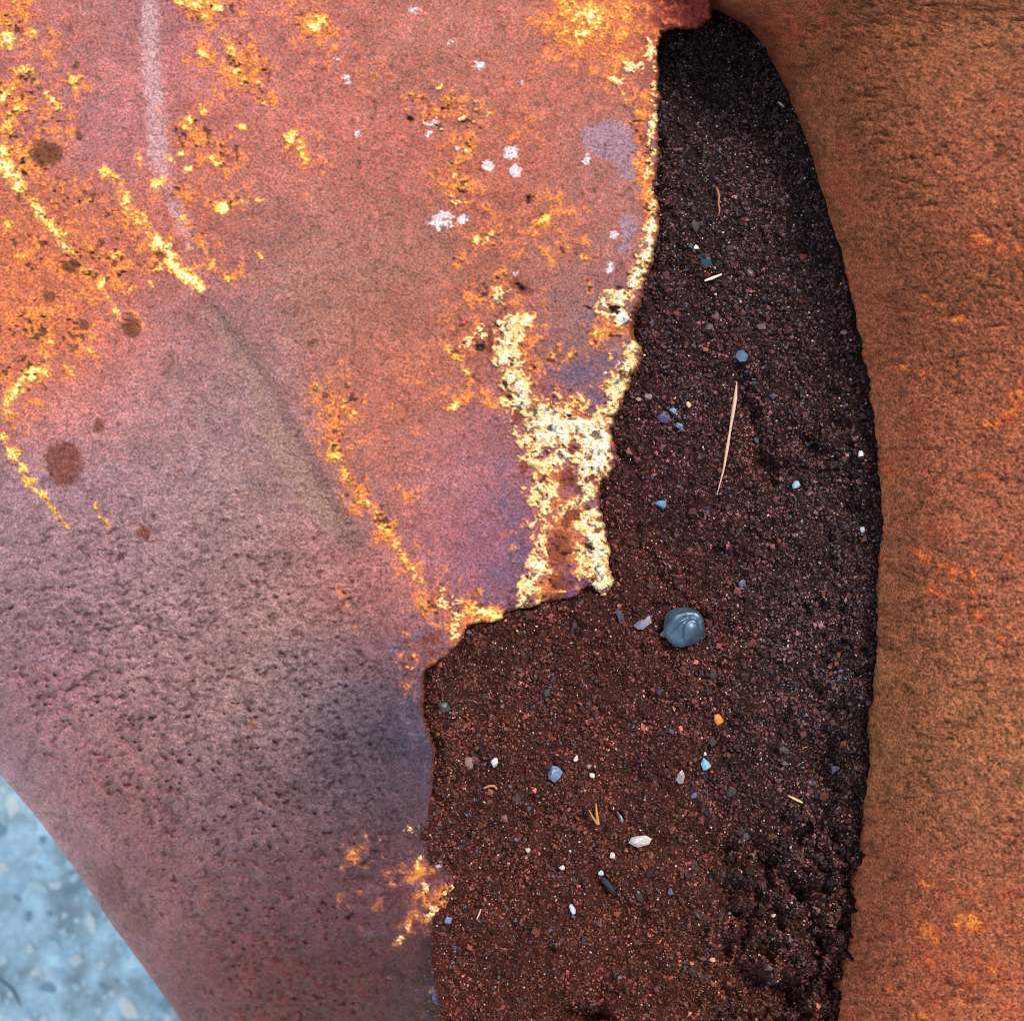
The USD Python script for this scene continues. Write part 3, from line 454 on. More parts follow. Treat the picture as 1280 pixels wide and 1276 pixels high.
# flank below the silhouette, down to the ground
GROUND = -0.300
inw = np.array([NN[0], -NN[1], 0.0])
rows, cols = [], []
kk0 = k[0]
for d_in, zz in ((14, 190.0), (14, 120.0), (12, 70.0), (7, 30.0), (2.5, 12.0), (0.8, 5.0)):
    r = P[0] + inw * d_in * MM + np.array([0, 0, -1.0]) * zz * MM
    r[:, 2] = np.maximum(r[:, 2], GROUND - 0.004)
    rows.append(r); cols.append(col[0] * 0.9)
P = np.concatenate([np.array(rows), P]); col = np.concatenate([np.array(cols), col])
keep = np.concatenate([np.repeat(keep[:1], 6, 0), keep])

ROOT = '/World/rusted_plate'
tag(UsdGeom.Xform.Define(stage, ROOT).GetPrim(), 'domed rusty steel plate, pinkish grey with orange and cream crust and a broken right edge', 'steel plate')
sheet(ROOT + '/plate_skin', P, M_plate, col, keep)

# crumbs of crust standing on the cream and yellow patches (uncountable)
OCT_V = np.array([(1, 0, 0), (-1, 0, 0), (0, 1, 0), (0, -1, 0), (0, 0, 1), (0, 0, -1)], float)
OCT_F = np.array([(0, 2, 4), (2, 1, 4), (1, 3, 4), (3, 0, 4), (2, 0, 5), (1, 2, 5), (3, 1, 5), (0, 3, 5)])


def crumbs(path, pos, rad, colr, rng, mat, flat=0.7):
    """many small angular grains as one mesh"""
    n = len(pos)
    base = OCT_V[None] * rng.uniform(0.65, 1.35, (n, 6, 1)) + rng.normal(0, 0.18, (n, 6, 3))
    sc = rad[:, None] * rng.uniform(0.7, 1.35, (n, 3)) * np.array([1, 1, 1.0])
    base = base * sc[:, None, :]
    q = rng.normal(size=(n, 4)); q /= np.linalg.norm(q, axis=1, keepdims=True)
    w, x, y, z = q.T
    R = np.stack([1 - 2 * (y * y + z * z), 2 * (x * y - z * w), 2 * (x * z + y * w), 2 * (x * y + z * w), 1 - 2 * (x * x + z * z), 2 * (y * z - x * w), 2 * (x * z - y * w), 2 * (y * z + x * w), 1 - 2 * (x * x + y * y)], -1).reshape(n, 3, 3)
    V = np.einsum('nij,nkj->nki', R, base)
    V[..., 2] *= flat
    V = (V + pos[:, None, :]).reshape(-1, 3)
    F = (OCT_F[None] + 6 * np.arange(n)[:, None, None]).reshape(-1, 3)
    return put(path, V, F, mat, np.repeat(colr, 6, 0))


rng = np.random.default_rng(5)
cu, cv = rng.uniform(480, 830, 60000), rng.uniform(40, 1190, 60000)
cf = blobs(cu, cv, CREAM)
ok = (cf + rng.normal(0, 0.12, len(cu)) + 0.3 * fb(cu, cv, 13, 94, 2) > 0.72) & (edge_sd(cu, cv) > -3) & (blobs(cu, cv, DARKRUST) < 0.5) & (blobs(cu, cv, HOLES) < 0.4)
cu, cv = cu[ok][:5000], cv[ok][:5000]
s_, _ = plate_s(cu, cv)
cs = edge_sd(cu, cv)
cc_, cr_ = plate_fields(cu, cv, s_, cs + 10)
cz = z_plate_smooth(cu, cv, s_) + (cr_ - 0.5 * ss(9, 0, cs) - (7.0 + 20 * ss(330, -60, cv)) * ss(0.5, -7, cs)) * MM
tone = np.where(rng.random((len(cu), 1)) < 0.62, lin((248, 222, 164)), lin((200, 122, 58)))
tag(crumbs(ROOT + '/crust_crumb', world(cu, cv, cz), rng.uniform(0.10, 0.28, len(cu)) * MM, lerp(cc_, tone, 0.45), rng, M_crumb), kind='stuff', label='pale cream and ochre crumbs of flaking crust')

# ---------------------------------------------------------------- the wall-like pipe on the right
WALL = [(960, 30, (110, 58, 38)), (1050, 50, (120, 66, 46)), (1150, 60, (130, 75, 46)), (1250, 60, (128, 78, 52)), (1040, 200, (112, 64, 40)), (1130, 200, (130, 74, 48)), (1250, 200, (142, 77, 57)), (1080, 350, (118, 64, 42)), (1180, 350, (138, 78, 52)), (1250, 330, (150, 86, 56)), (1130, 480, (142, 77, 52)), (1230, 480, (150, 83, 60)),
        (1130, 620, (138, 77, 52)), (1240, 640, (150, 86, 63)), (1120, 760, (134, 78, 50)), (1240, 760, (155, 89, 66)), (1120, 900, (134, 82, 50)), (1230, 900, (146, 92, 62)), (1110, 1020, (130, 76, 48)), (1230, 1020, (142, 87, 62)), (1100, 1130, (128, 66, 46)), (1230, 1100, (148, 84, 60)), (1080, 1220, (142, 74, 52)), (1230, 1220, (160, 90, 62))]
W_OR = [(1228, 300, 16, 9, 0, 1.0), (1248, 308, 12, 10, 0, 1.0), (1275, 315, 10, 7, 0, .9), (1198, 399, 11, 8, 0, 1.0), (1160, 377, 8, 5, 0, .7), (1128, 458, 9, 7, 0, 1.0), (1152, 470, 6, 6, 0, .9), (1240, 530, 22, 7, -15, .9), (1265, 515, 10, 16, 20, 1.0), (1272, 492, 8, 10, 0, 1.0), (1222, 525, 8, 5, 0, .8), (1108, 588, 14, 7, 8, .85), (1130, 594, 10, 5, 0, .8), (1230, 593, 16, 5, 0, .7), (1104, 668, 8, 6, 0, .8), (1120, 675, 5, 5, 0, .7),
        (1104, 697, 9, 7, 0, .8), (1155, 697, 12, 8, 30, .95), (1180, 705, 12, 8, 0, .9), (1195, 715, 12, 8, 0, .85), (1214, 718, 7, 8, 0, 1.1), (1172, 738, 13, 7, 30, .9), (1198, 752, 7, 6, 0, .8), (1218, 740, 6, 10, 30, .7), (1225, 770, 16, 8, 30, .85), (1240, 780, 8, 8, 0, .7), (1265, 700, 12, 8, 20, .7), (1255, 800, 8, 6, 0, .6), (1265, 635, 6, 5, 0, .7), (1133, 684, 6, 5, 0, .6), (1215, 232, 8, 6, 0, .5), (1200, 370, 14, 9, 0, .45),
        (1210, 1150, 22, 17, 0, 1.15), (1155, 1165, 20, 11, 10, 1.05), (1170, 1172, 12, 7, 0, .9), (1158, 1103, 10, 7, 0, .95), (1208, 1112, 12, 14, 0, .7), (1195, 1150, 12, 8, 0, 1.0), (1165, 1205, 12, 14, 20, .6), (1240, 1210, 18, 12, 35, .85), (1215, 1225, 20, 16, 0, .55), (1112, 1238, 7, 6, 0, .9), (1150, 1268, 12, 8, 0, 1.0), (1090, 1140, 20, 14, 0, .4), (1250, 1265, 12, 8, 0, .5)]
rr = np.r_[np.arange(-26, 330, 2.0), np.arange(334, 520, 6.0)]
vv = np.r_[np.arange(-420, -40, 8.0), np.arange(-38, 1276 + MAR + 20, 2.0)]  # the pipe rises steeply just above the picture
R_, V_ = np.meshgrid(rr, vv)
U_ = seam(V_) + R_


def z_wall_smooth(r, v):
    rp = np.maximum(r, 0)
    top = ss(480, 40, v)
    rise = np.where(r > 0, lerp(10, 27, top) * (1 - np.exp(-rp / lerp(30, 44, top))) + lerp(15, 11, top) * (1 - np.exp(-rp / 140)) + 0.03 * rp, 0.5 * r)
    return (z_base(v) + lerp(-1.6, 1.9, ss(420, 800, v)) - 20.0 * ss(330, -60, v) - 0.6 + rise) * MM


a_ = math.radians(-7)
su, sv = U_ * math.cos(a_) + V_ * math.sin(a_), -U_ * math.sin(a_) + V_ * math.cos(a_)
streak = ss(0.28, 0.9, 0.6 * vn(su / 34, sv / 5.5, 201) + 0.5 * vn(su / 15, sv / 4.0, 202) + 0.25 * vn(U_ / 60, V_ / 60, 203))
wn3, wn6, wn12, wn40 = vn(su / 3.2, sv / 2.4, 205), fb(su / 1.35, sv, 5.5, 206, 2), fb(U_, V_, 14, 208, 2), fb(U_, V_, 60, 210, 3)
wc = 1.22 * net(U_, V_, WALL, 75) * np.array([0.97, 1.02, 1.0])
wc = wc * (1 + 0.12 * wn40 + 0.12 * wn12 + 0.24 * wn6 + 0.42 * wn3)[..., None]
wc = lerp(wc, lin((150, 66, 48)), (0.40 * ss(0.35, 1.1, wn40 + 0.5 * wn12 + 0.5 * ss(1060, 1180, V_)))[..., None])
wo = blobs(U_ + 4 * wn12 + 2 * wn6, V_ + 4 * wn12, W_OR)
wO = ss(0.38, 0.70, wo + 0.30 * wn6 + 0.2 * wn12 + 0.14 * wn3)
wc = lerp(wc, lerp(lin((184, 90, 54)), lin((226, 142, 60)), ss(0.7, 1.15, wo + 0.2 * wn6)[..., None]), (0.9 * wO)[..., None])
wc = lerp(wc, wc * np.array([0.50, 0.42, 0.40]), (0.5 * streak)[..., None])
wk = ss(0.55, 0.85, vn(U_ / 3.4, V_ / 3.4, 212) * 0.7 + vn(U_ / 8, V_ / 8, 213) * 0.5)
wc = lerp(wc, wc * 0.45, (0.7 * wk)[..., None])
wz = z_wall_smooth(R_, V_) + (-0.45 * streak + 0.12 * wn6 + 0.12 * wn3 + 0.10 * wn12 + 0.3 * wn40 - 0.12 * wk + 0.12 * wO) * MM
WP = world(U_, V_, wz)
# the pipe's far side goes on beyond the frame and turns down
last = WP[:, -1:, :]
more = [last + np.array([dx, 0, dz]) * MM for dx, dz in ((15, 1.5), (32, -2), (50, -14), (62, -40), (66, -120), (66, -310))]
WP = np.concatenate([WP] + more, 1); wc = np.concatenate([wc] + [wc[:, -1:]] * 6, 1)
ROOTW = '/World/rusted_pipe'
tag(UsdGeom.Xform.Define(stage, ROOTW).GetPrim(), 'curved brown rusty pipe wall rising along the right side of the dark crumbs', 'pipe')
sheet(ROOTW + '/pipe_skin', WP, M_wall, wc)

# ---------------------------------------------------------------- crumbled rust between them
BED = [(880, 60, (42, 38, 45)), (900, 200, (40, 30, 34)), (880, 350, (42, 28, 30)), (1000, 300, (38, 30, 36)), (830, 480, (55, 35, 42)), (950, 500, (48, 32, 34)), (1050, 450, (45, 35, 40)), (800, 620, (62, 36, 36)), (900, 640, (52, 32, 33)), (1050, 640, (45, 36, 40)), (760, 780, (75, 42, 38)), (680, 800, (78, 46, 40)), (870, 830, (62, 38, 36)),
       (1020, 820, (45, 36, 40)), (600, 880, (72, 45, 42)), (700, 950, (82, 48, 46)), (820, 960, (72, 44, 42)), (960, 950, (52, 36, 36)), (1060, 930, (42, 34, 36)), (620, 1080, (78, 45, 42)), (740, 1080, (84, 50, 46)), (850, 1060, (80, 48, 42)), (960, 1080, (48, 35, 36)), (1040, 1080, (45, 36, 36)), (640, 1220, (80, 45, 38)), (780, 1220, (85, 48, 38)), (880, 1200, (75, 45, 36)), (960, 1220, (55, 36, 32))]
bu = np.arange(490, 1130, 2.4); bv = np.arange(-MAR, 1276 + MAR, 2.4)
BU, BV = np.meshgrid(bu, bv)
bz = z_bed(BU, BV)
bc = np.array([0.55, 0.36, 0.32]) * net(BU, BV, BED, 70) * (1 + 0.3 * fb(BU, BV, 9, 221, 2) + 0.15 * fb(BU, BV, 40, 223, 2))[..., None]
bkeep = (BU < seam(BV) + 16) & (poly_sd(BU, BV, EDGE) < 10)
ROOTB = '/World/crumbled_rust'
tag(UsdGeom.Xform.Define(stage, ROOTB).GetPrim(), 'dark brown crumbled rust filling the hollow between plate and pipe', 'rust crumbs', kind='stuff')
tag(sheet(ROOTB + '/packed_bed', world(BU, BV, bz), M_bed, bc, bkeep), kind='stuff')

rng = np.random.default_rng(9)
NG = 200000
gu, gv = rng.uniform(500, 1110, NG), rng.uniform(-60, 1340, NG)
ok = (edge_sd(gu, gv) < 1.5 + ss(1010, 1060, gv) * np.abs(rng.normal(0, 9, NG))) & (gu < seam(gv) + 3 + rng.normal(0, 1.5, NG))
gu, gv = gu[ok][:92000], gv[ok][:92000]
NG = len(gu)
gr = np.exp(rng.normal(math.log(0.205), 0.34, NG))
gr = np.where(rng.random(NG) < 0.02, gr * 1.9, gr)
gr = np.clip(gr, 0.12, 0.75)
red = ss(760, 1150, gv) * ss(960, 780, gu)
gc = net(gu, gv, BED, 70) * np.array([1.32, 0.97, 0.88]) * np.exp(rng.normal(-0.12, 0.65, NG))[:, None]
pick = rng.random(NG)
patch = fb(gu, gv, 34, 231, 2)
gc = gc * (lerp(2.0, 1.1, ss(400, 900, gv) * ss(1000, 850, gu)) * np.exp(0.45 * fb(gu, gv, 16, 241, 2) + 0.35 * fb(gu, gv, 60, 243, 2)))[:, None]
gc = np.where((pick < 0.10 + 0.22 * red + 0.12 * np.clip(patch, 0, 1) * (gv > 420))[:, None], lin((90, 47, 40)) * rng.uniform(0.3, 1.3, (NG, 1)), gc)
gc = np.where((pick > 0.985 - 0.03 * red * np.clip(patch, 0, 1))[:, None], lin((128, 70, 44)) * rng.uniform(0.4, 1.2, (NG, 1)), gc)
p2 = rng.random(NG)
gc = np.where((p2 < 0.04)[:, None], lin((80, 78, 98)) * rng.uniform(0.3, 1.6, (NG, 1)), gc)
gc = np.where(((p2 > 0.955) & (gr < 0.26))[:, None], lin((190, 164, 156)) * rng.uniform(0.3, 1.5, (NG, 1)), gc)
ORSP = [(755, 1000, 14, 10, 30, .9), (803, 1075, 9, 10, 30, 1.0), (815, 1060, 10, 8, 0, .6), (760, 1150, 22, 26, 0, .8), (615, 930, 9, 9, 0, .8), (575, 920, 8, 14, 0, .7), (630, 900, 9, 9, 0, .6), (590, 780, 14, 8, 0, .7), (588, 850, 9, 12, 0, .7), (898, 898, 8, 8, 0, 1.0), (740, 975, 24, 14, 20, .5), (880, 1230, 30, 20, 0, .5), (850, 1265, 20, 8, 0, .6), (930, 560, 16, 22, 0, .3), (870, 450, 12, 9, 0, .4), (700, 790, 20, 8, 0, .4), (830, 1170, 16, 24, 0, .4), (980, 690, 9, 9, 0, .3)]
og = blobs(gu, gv, ORSP)
gc = np.where((rng.random(NG) < 0.7 * og)[:, None], lin((136, 72, 44)) * rng.uniform(0.4, 1.2, (NG, 1)), gc)
BLSP = [(832, 522, 12, 12, 0, .9), (848, 532, 9, 8, 0, .8), (840, 512, 8, 8, 0, .8), (855, 488, 14, 18, 40, .6), (835, 428, 10, 9, 0, .6), (790, 900, 9, 14, 0, .5), (680, 880, 14, 9, 0, .6), (735, 870, 12, 10, 0, .6), (600, 958, 9, 9, 0, .5), (690, 850, 9, 9, 0, .5), (928, 730, 8, 8, 0, .8), (940, 475, 12, 7, 0, .7), (880, 990, 12, 14, 0, .5), (690, 900, 8, 16, 0, .5), (560, 1155, 8, 9, 0, .7), (575, 1195, 12, 10, 0, .6), (700, 1090, 12, 14, 0, .4), (930, 375, 9, 6, 0, .7), (850, 320, 10, 10, 0, .5), (1045, 565, 14, 9, 30, .6), (1075, 660, 10, 8, 0, .6), (1050, 850, 20, 14, 0, .4)]
bg = blobs(gu, gv, BLSP)
gc = np.where((rng.random(NG) < 0.45 * bg)[:, None], lin((88, 90, 114)) * rng.uniform(0.5, 1.6, (NG, 1)), gc)
gsd = edge_sd(gu, gv)
gs_, _t = plate_s(gu, gv)
gz = np.where(gsd > 1.5, np.maximum(z_plate_smooth(gu, gv, gs_), z_bed(gu, gv)), z_bed(gu, gv)) + gr * MM * rng.uniform(-0.4, 1.1, NG)
tag(crumbs(ROOTB + '/loose_grain', world(gu, gv, gz), gr * MM, np.clip(gc, 0.003, 0.8), rng, M_grain), kind='stuff')


# larger scales of rust that can be told apart
def chip(rng, rx, ry, rz, n=16, angular=True):
    p = rng.normal(size=(n, 3)); p /= np.linalg.norm(p, axis=1, keepdims=True)
    p *= rng.uniform(0.8, 1.1, (n, 1))
    return trimesh.Trimesh(p * [rx, ry, rz], process=False).convex_hull if False else trimesh.convex.convex_hull(p * [rx, ry, rz])


def turn(m, rz=0.0, tilt=0.0, az=0.0):
    m.apply_transform(trimesh.transformations.rotation_matrix(tilt, [math.cos(az), math.sin(az), 0]))
    m.apply_transform(trimesh.transformations.rotation_matrix(rz, [0, 0, 1]))
    return m


scale_mats = [plain('rust_scale_dark', (58, 44, 44), 0.5, 0.5, 0.4), plain('rust_scale_red', (100, 54, 42), 0.55, 0.4, 0.4), plain('rust_scale_grey', (84, 78, 88), 0.42, 0.5, 0.4)]
CLEAR = [(803, 779, 26), (775, 769, 24), (855, 783, 42), (611, 984, 22), (744, 1017, 26), (800, 1051, 28), (586, 953, 22), (619, 953, 18), (692, 966, 24), (763, 1108, 34), (882, 955, 20), (851, 971, 20), (898, 899, 20), (993, 998, 22), (927, 445, 22), (882, 330, 32), (898, 252, 26), (827, 630, 20), (841, 520, 30), (805, 498, 24), (716, 1136, 18), (775, 1021, 20), (995, 606, 16), (766, 1069, 16), (918, 500, 24), (910, 550, 24), (900, 605, 22), (555, 884, 20), (928, 729, 16)]
rng = np.random.default_rng(21)
cnt = 0
while cnt < 170:
    a, b = rng.uniform(540, 1090), rng.uniform(30, 1270)
    if poly_sd(np.array([a]), np.array([b]), EDGE)[0] > -14 or a > seam(b) - 8:
        continue
    if any(math.hypot(a - p, b - q) < w for p, q, w in CLEAR):
        continue
    if cnt > 90 and (a < 860 or b < 780):
        continue
    r = (3.5 + 6.0 * rng.random() ** 2) * PX
    m = turn(chip(rng, r, r * rng.uniform(0.5, 0.9), r * rng.uniform(0.3, 0.6)), rng.uniform(0, 6.28), rng.uniform(0, 0.7), rng.uniform(0, 6.28))
    z = z_bed(np.array([a]), np.array([b]))[0]
    m.apply_translation(world(np.float64(a), np.float64(b), z + 0.2 * MM))
    usdkit.mesh(stage, name(ROOTB, 'rust_scale'), m, scale_mats[rng.choice(3, p=[.68, .24, .08])])
    cnt += 1

# ---------------------------------------------------------------- things lying on the rust, one by one
_mats = {}


def mat_of(rgb, rough=0.4, spec=0.5, var=0.22, coat=0.0):
    key = (tuple(rgb), rough, coat)
    if key not in _mats:
        _mats[key] = plain(f'speck_tone_{len(_mats):02d}', rgb, rough, spec, var, 1800, coat)
    return _mats[key]


def on_bed(u, v):
    return float(z_bed(np.array([float(u)]), np.array([float(v)]))[0])


def thing(kind, m, u, v, rgb, label, cat, group=None, lift=0.3, rough=0.4, var=0.22, smooth=False, coat=0.0, z=None):
    z = on_bed(u, v) if z is None else z
    m.apply_translation(world(np.float64(u), np.float64(v), z + lift * MM))
    p = usdkit.mesh(stage, name('/World', kind), m, mat_of(rgb, rough, 0.5, var, coat), smooth=smooth).GetPrim()
    return tag(p, label, cat, group)


def stone(kind, u, v, rx, ry, deg, rgb, label, cat, seed, h=0.6, tilt=0.15, **kw):
    r = np.random.default_rng(seed)
    m = chip(r, rx * PX, ry * PX, h * min(rx, ry) * PX, 22)
    return thing(kind, turn(m, math.radians(-deg), tilt, r.uniform(0, 6.28)), u, v, rgb, label, cat, **kw)


def fibre(kind, pts, r0, r1, rgb, label, cat, lift=0.5, flat=1.0, ends=None, z=None):
    """a thin stem through photo points, thickness in pixels along it; ends lifts its two ends (mm)"""
    pts = np.array(pts, float)
    L = np.r_[0, np.cumsum(np.linalg.norm(np.diff(pts, axis=0), axis=1))]
    n = max(8, int(L[-1] / 5))
    t = np.linspace(0, L[-1], n)
    uu, vv_ = np.interp(t, L, pts[:, 0]), np.interp(t, L, pts[:, 1])
    zz = np.full(n, np.percentile(z_bed(uu, vv_), 75)) if z is None else np.full(n, z)
    e = ends or (0, 0)
    zz = zz + (lift + lerp(e[0], e[1], t / L[-1])) * MM
    C = world(uu, vv_, zz)
    rad = np.interp(t / L[-1], np.linspace(0, 1, len(r0) if hasattr(r0, '__len__') else 2), r0 if hasattr(r0, '__len__') else (r0, r1)) * PX
    d = np.gradient(C, axis=0); d /= np.linalg.norm(d, axis=1, keepdims=True)
    side = np.cross(d, [0, 0, 1.0]); side /= np.linalg.norm(side, axis=1, keepdims=True); up = np.cross(side, d)
    K = 7
    ang = np.arange(K) * 2 * np.pi / K
    ring = C[:, None] + rad[:, None, None] * (np.cos(ang)[None, :, None] * side[:, None] + flat * np.sin(ang)[None, :, None] * up[:, None])
    V = np.vstack([ring.reshape(-1, 3), C[:1] - d[:1] * rad[0] * 0.6, C[-1:] + d[-1:] * rad[-1] * 0.6])
    F = []
    for i in range(n - 1):
        for j in range(K):
            a, b = i * K + j, i * K + (j + 1) % K
            F += [(a, b, b + K), (a, b + K, a + K)]
    for j in range(K):
        F += [(n * K, (j + 1) % K, j), (n * K + 1, (n - 1) * K + j, (n - 1) * K + (j + 1) % K)]
    m = trimesh.Trimesh(V, F, process=False); m.fix_normals()
    p = usdkit.mesh(stage, name('/World', kind), m, mat_of(rgb, 0.6, 0.3, 0.18), smooth=60).GetPrim()
    return tag(p, label, cat)


# the round blue-grey pellet with its curved fold
bead = trimesh.creation.icosphere(5, 1.0)
bv_ = np.array(bead.vertices)
x, y = bv_[:, 0], -bv_[:, 1]
fold = np.array([(-0.82, 0.28), (-0.55, -0.05), (-0.25, -0.38), (0.10, -0.56), (0.42, -0.55), (0.68, -0.30), (0.80, 0.05)])
fold2 = np.array([(-0.15, 0.55), (-0.18, 0.1), (-0.05, -0.28), (0.25, -0.50)])


def dline(px, py, L):
    d = np.full(px.shape, 9.0)
    for (a, b), (c, e) in zip(L[:-1], L[1:]):
        t = np.clip(((px - a) * (c - a) + (py - b) * (e - b)) / ((c - a) ** 2 + (e - b) ** 2), 0, 1)
        d = np.minimum(d, np.hypot(px - a - t * (c - a), py - b - t * (e - b)))
    return d


top = np.clip(bv_[:, 2], 0, 1) ** 0.5
g1, g2 = dline(x, y, fold), dline(x, y, fold2)
rad = 1 - 0.15 * np.exp(-(g1 / 0.10) ** 2) * top - 0.12 * np.exp(-(g2 / 0.06) ** 2) * top + 0.07 * np.exp(-((g1 - 0.2) / 0.1) ** 2) * top * (y < -0.2) + 0.05 * np.sin(5 * x + 3 * y) * top + 0.04 * np.sin(3 * x - 4 * y + 1)
bead = trimesh.Trimesh(bv_ * rad[:, None] * np.array([1.0, 0.97, 0.8]) * 26 * PX, bead.faces, process=False)
PEL = '/World/round_pellet'
pz = on_bed(855, 783)
pc = world(np.float64(855), np.float64(783), pz + 2.6 * MM)
base = world(np.float64(855), np.float64(783), pz)
pel_x = UsdGeom.Xform.Define(stage, PEL); pel_x.AddTranslateOp().Set(Gf.Vec3d(*map(float, base)))
tag(pel_x.GetPrim(), 'round glossy blue-grey pellet with a curved fold, largest loose thing on the rust crumbs', 'pellet')
bead.apply_translation(pc - base)
m_pel = plain('pellet_shell', (88, 112, 134), 0.46, 0.5, 0.4, 420, 0.0, 0.7)
usdkit.mesh(stage, PEL + '/shell', bead, m_pel, smooth=True)
lip = turn(chip(np.random.default_rng(3), 9 * PX, 5 * PX, 3 * PX, 24), math.radians(30))
lip.apply_translation(world(np.float64(832), np.float64(791), pz + 1.2 * MM) - base)
tag(usdkit.mesh(stage, PEL + '/lip', lip, mat_of((120, 104, 108), 0.4)).GetPrim(), label='pale brownish lip at the left of the pellet')

# splinters, stalks
fibre('wood_splinter', [(921, 477), (919, 500), (914, 530), (910, 555), (905, 585), (898, 612), (896, 619)], [0.5, 2.4, 2.2, 1.4, 2.0, 1.4, 0.9, 0.4], None, (206, 176, 156), 'long pale wood splinter lying on the dark crumbs', 'splinter', lift=0.9, flat=0.6, ends=(0.9, 0.3))
fibre('dry_stalk', [(896, 235), (899, 244), (898, 256), (900, 264), (897, 270)], [0.9, 1.8, 1.2, 1.2, 0.7], None, (170, 112, 84), 'short kinked brown stalk near the top of the dark crumbs', 'stalk', lift=0.7)
fibre('white_sliver', [(881, 351), (892, 347), (902, 343)], [1.3, 2.0, 1.2], None, (232, 214, 205), 'straight white sliver just below the dark teal pebble', 'sliver', lift=0.9, flat=0.6)
fibre('dry_straw', [(745, 1004), (746, 1018), (748, 1030)], [0.8, 1.6, 2.0], None, (190, 140, 70), 'upright yellow straw of the pair forming a V in the lower crumbs', 'straw', lift=0.9, ends=(0.2, 0.8))
fibre('dry_straw', [(736, 1012), (741, 1021), (747, 1030)], [0.7, 1.3, 1.5], None, (172, 130, 84), 'slanting shorter straw of the pair forming a V in the lower crumbs', 'straw', lift=1.3, ends=(0.3, 0.6))
fibre('curled_stalk', [(605, 985), (611, 982), (618, 982), (621, 986)], [1.2, 1.7, 1.3], None, (176, 122, 84), 'tiny curled tan stalk below the white chip, left part of the crumbs', 'stalk', lift=0.8)
fibre('dry_straw', [(985, 994), (993, 998), (1003, 1003)], [0.7, 1.8, 1.0], None, (230, 184, 140), 'lone pale straw in the darkest crumbs at lower right', 'straw', lift=0.9)
fibre('pale_thread', [(596, 1148), (599, 1142), (601, 1136)], [0.8, 1.3, 0.8], None, (200, 170, 150), 'short pale thread on the crumbs beside the lower crust', 'thread', lift=0.8)
fibre('white_sliver', [(973, 128), (977, 131), (980, 134)], [1.2, 1.7, 1.0], None, (190, 176, 172), 'tiny pale sliver at the top right rim of the crumbs beside the pipe', 'sliver', lift=0.9)

# pebbles and chips
stone('teal_pebble', 882, 326, 10.5, 9.5, 0, (42, 74, 88), 'dark teal pebble between the white grain and the white sliver', 'pebble', 31, rough=0.35)
stone('white_grain', 870, 310, 3.6, 3.6, 0, (235, 222, 214), 'single round white grain above the dark teal pebble', 'grain', 32, h=1.0, lift=0.6)
stone('blue_pebble', 927, 445, 10, 9, -30, (84, 112, 142), 'blue-grey pebble at the upper end of the wood splinter', 'pebble', 33, lift=0.7)
stone('blue_flake', 827, 630, 8.5, 5.5, 5, (82, 124, 164), 'flat bright blue flake left of the foot of the splinter', 'flake', 34, lift=0.6)
stone('pale_blue_grain', 995, 606, 6, 7, 0, (150, 186, 206), 'pale blue grain right of the splinter over a dark hollow', 'grain', 35, h=0.9, lift=0.7)
stone('white_grain', 1076, 568, 3.6, 5, 0, (196, 208, 218), 'small bluish white grain at the right rim of the crumbs', 'grain', 36, h=0.9, lift=0.8)
stone('blue_chip', 841, 513, 5.5, 4, 30, (112, 146, 176), 'small light blue chip, upper one of two left of the splinter', 'chip', 37, lift=0.6)
stone('blue_chip', 849, 532, 5.5, 4, 20, (96, 128, 166), 'small blue chip, lower one of two left of the splinter', 'chip', 38, lift=0.6)
stone('violet_flake', 830, 521, 10, 8, 50, (74, 66, 104), 'dull violet flake beside two small blue chips', 'flake', 39, h=0.4, lift=0.3)
stone('pink_pebble', 811, 496, 5.5, 5, 0, (146, 122, 120), 'grey-pink pebble beside the crust, right one of a close pair', 'pebble', 40, lift=0.5)
stone('pink_pebble', 798, 499, 4.5, 3, 15, (156, 124, 116), 'flat pinkish pebble beside the crust, left one of a close pair', 'pebble', 41, lift=0.5)
stone('tan_chip', 861, 506, 3.4, 4.6, -30, (206, 172, 142), 'tiny tan chip between blue chips and splinter', 'chip', 42, lift=0.7)
stone('red_chip', 882, 436, 5, 4, 20, (150, 84, 78), 'dull red chip left of the blue-grey pebble', 'chip', 43, lift=0.5)
stone('grey_flake', 803, 779, 14, 7.5, -38, (112, 108, 128), 'flat slate grey flake left of the round pellet', 'flake', 44, h=0.35, tilt=0.3, lift=0.6)
stone('dark_flake', 775, 769, 5.5, 13, -25, (62, 64, 82), 'dark glossy flake upright beside the slate grey flake', 'flake', 45, h=0.6, tilt=0.5, rough=0.25, lift=0.6)
stone('pinkish_stone', 586, 953, 9, 9, 20, (150, 116, 112), 'rounded pinkish stone in the lower left crumbs', 'stone', 46, lift=0.4)
stone('white_chip', 619, 953, 5.5, 7, 40, (212, 204, 208), 'bright white chip right of the rounded pinkish stone', 'chip', 47, h=0.8, lift=0.6)
stone('blue_pebble', 692, 966, 11, 12, 0, (100, 128, 160), 'light blue mottled pebble alone in the lower left crumbs', 'pebble', 48, lift=0.5, var=0.4)
stone('white_stone', 800, 1051, 14, 8, -12, (186, 182, 182), 'largest white angular stone in the lower crumbs', 'stone', 49, h=0.8, lift=0.9)
stone('white_chip', 766, 1069, 4.5, 4.2, 0, (226, 208, 200), 'small white chip to the lower left of the largest white stone', 'chip', 50, h=0.9, lift=0.7)
stone('white_chip', 716, 1136, 4, 7, -20, (190, 200, 210), 'narrow bluish white chip in the lowest crumbs', 'chip', 51, lift=0.6)
stone('white_grain', 703, 1084, 4, 3.5, 0, (204, 184, 180), 'whitish grain above the narrow bluish white chip', 'grain', 52, lift=0.6)
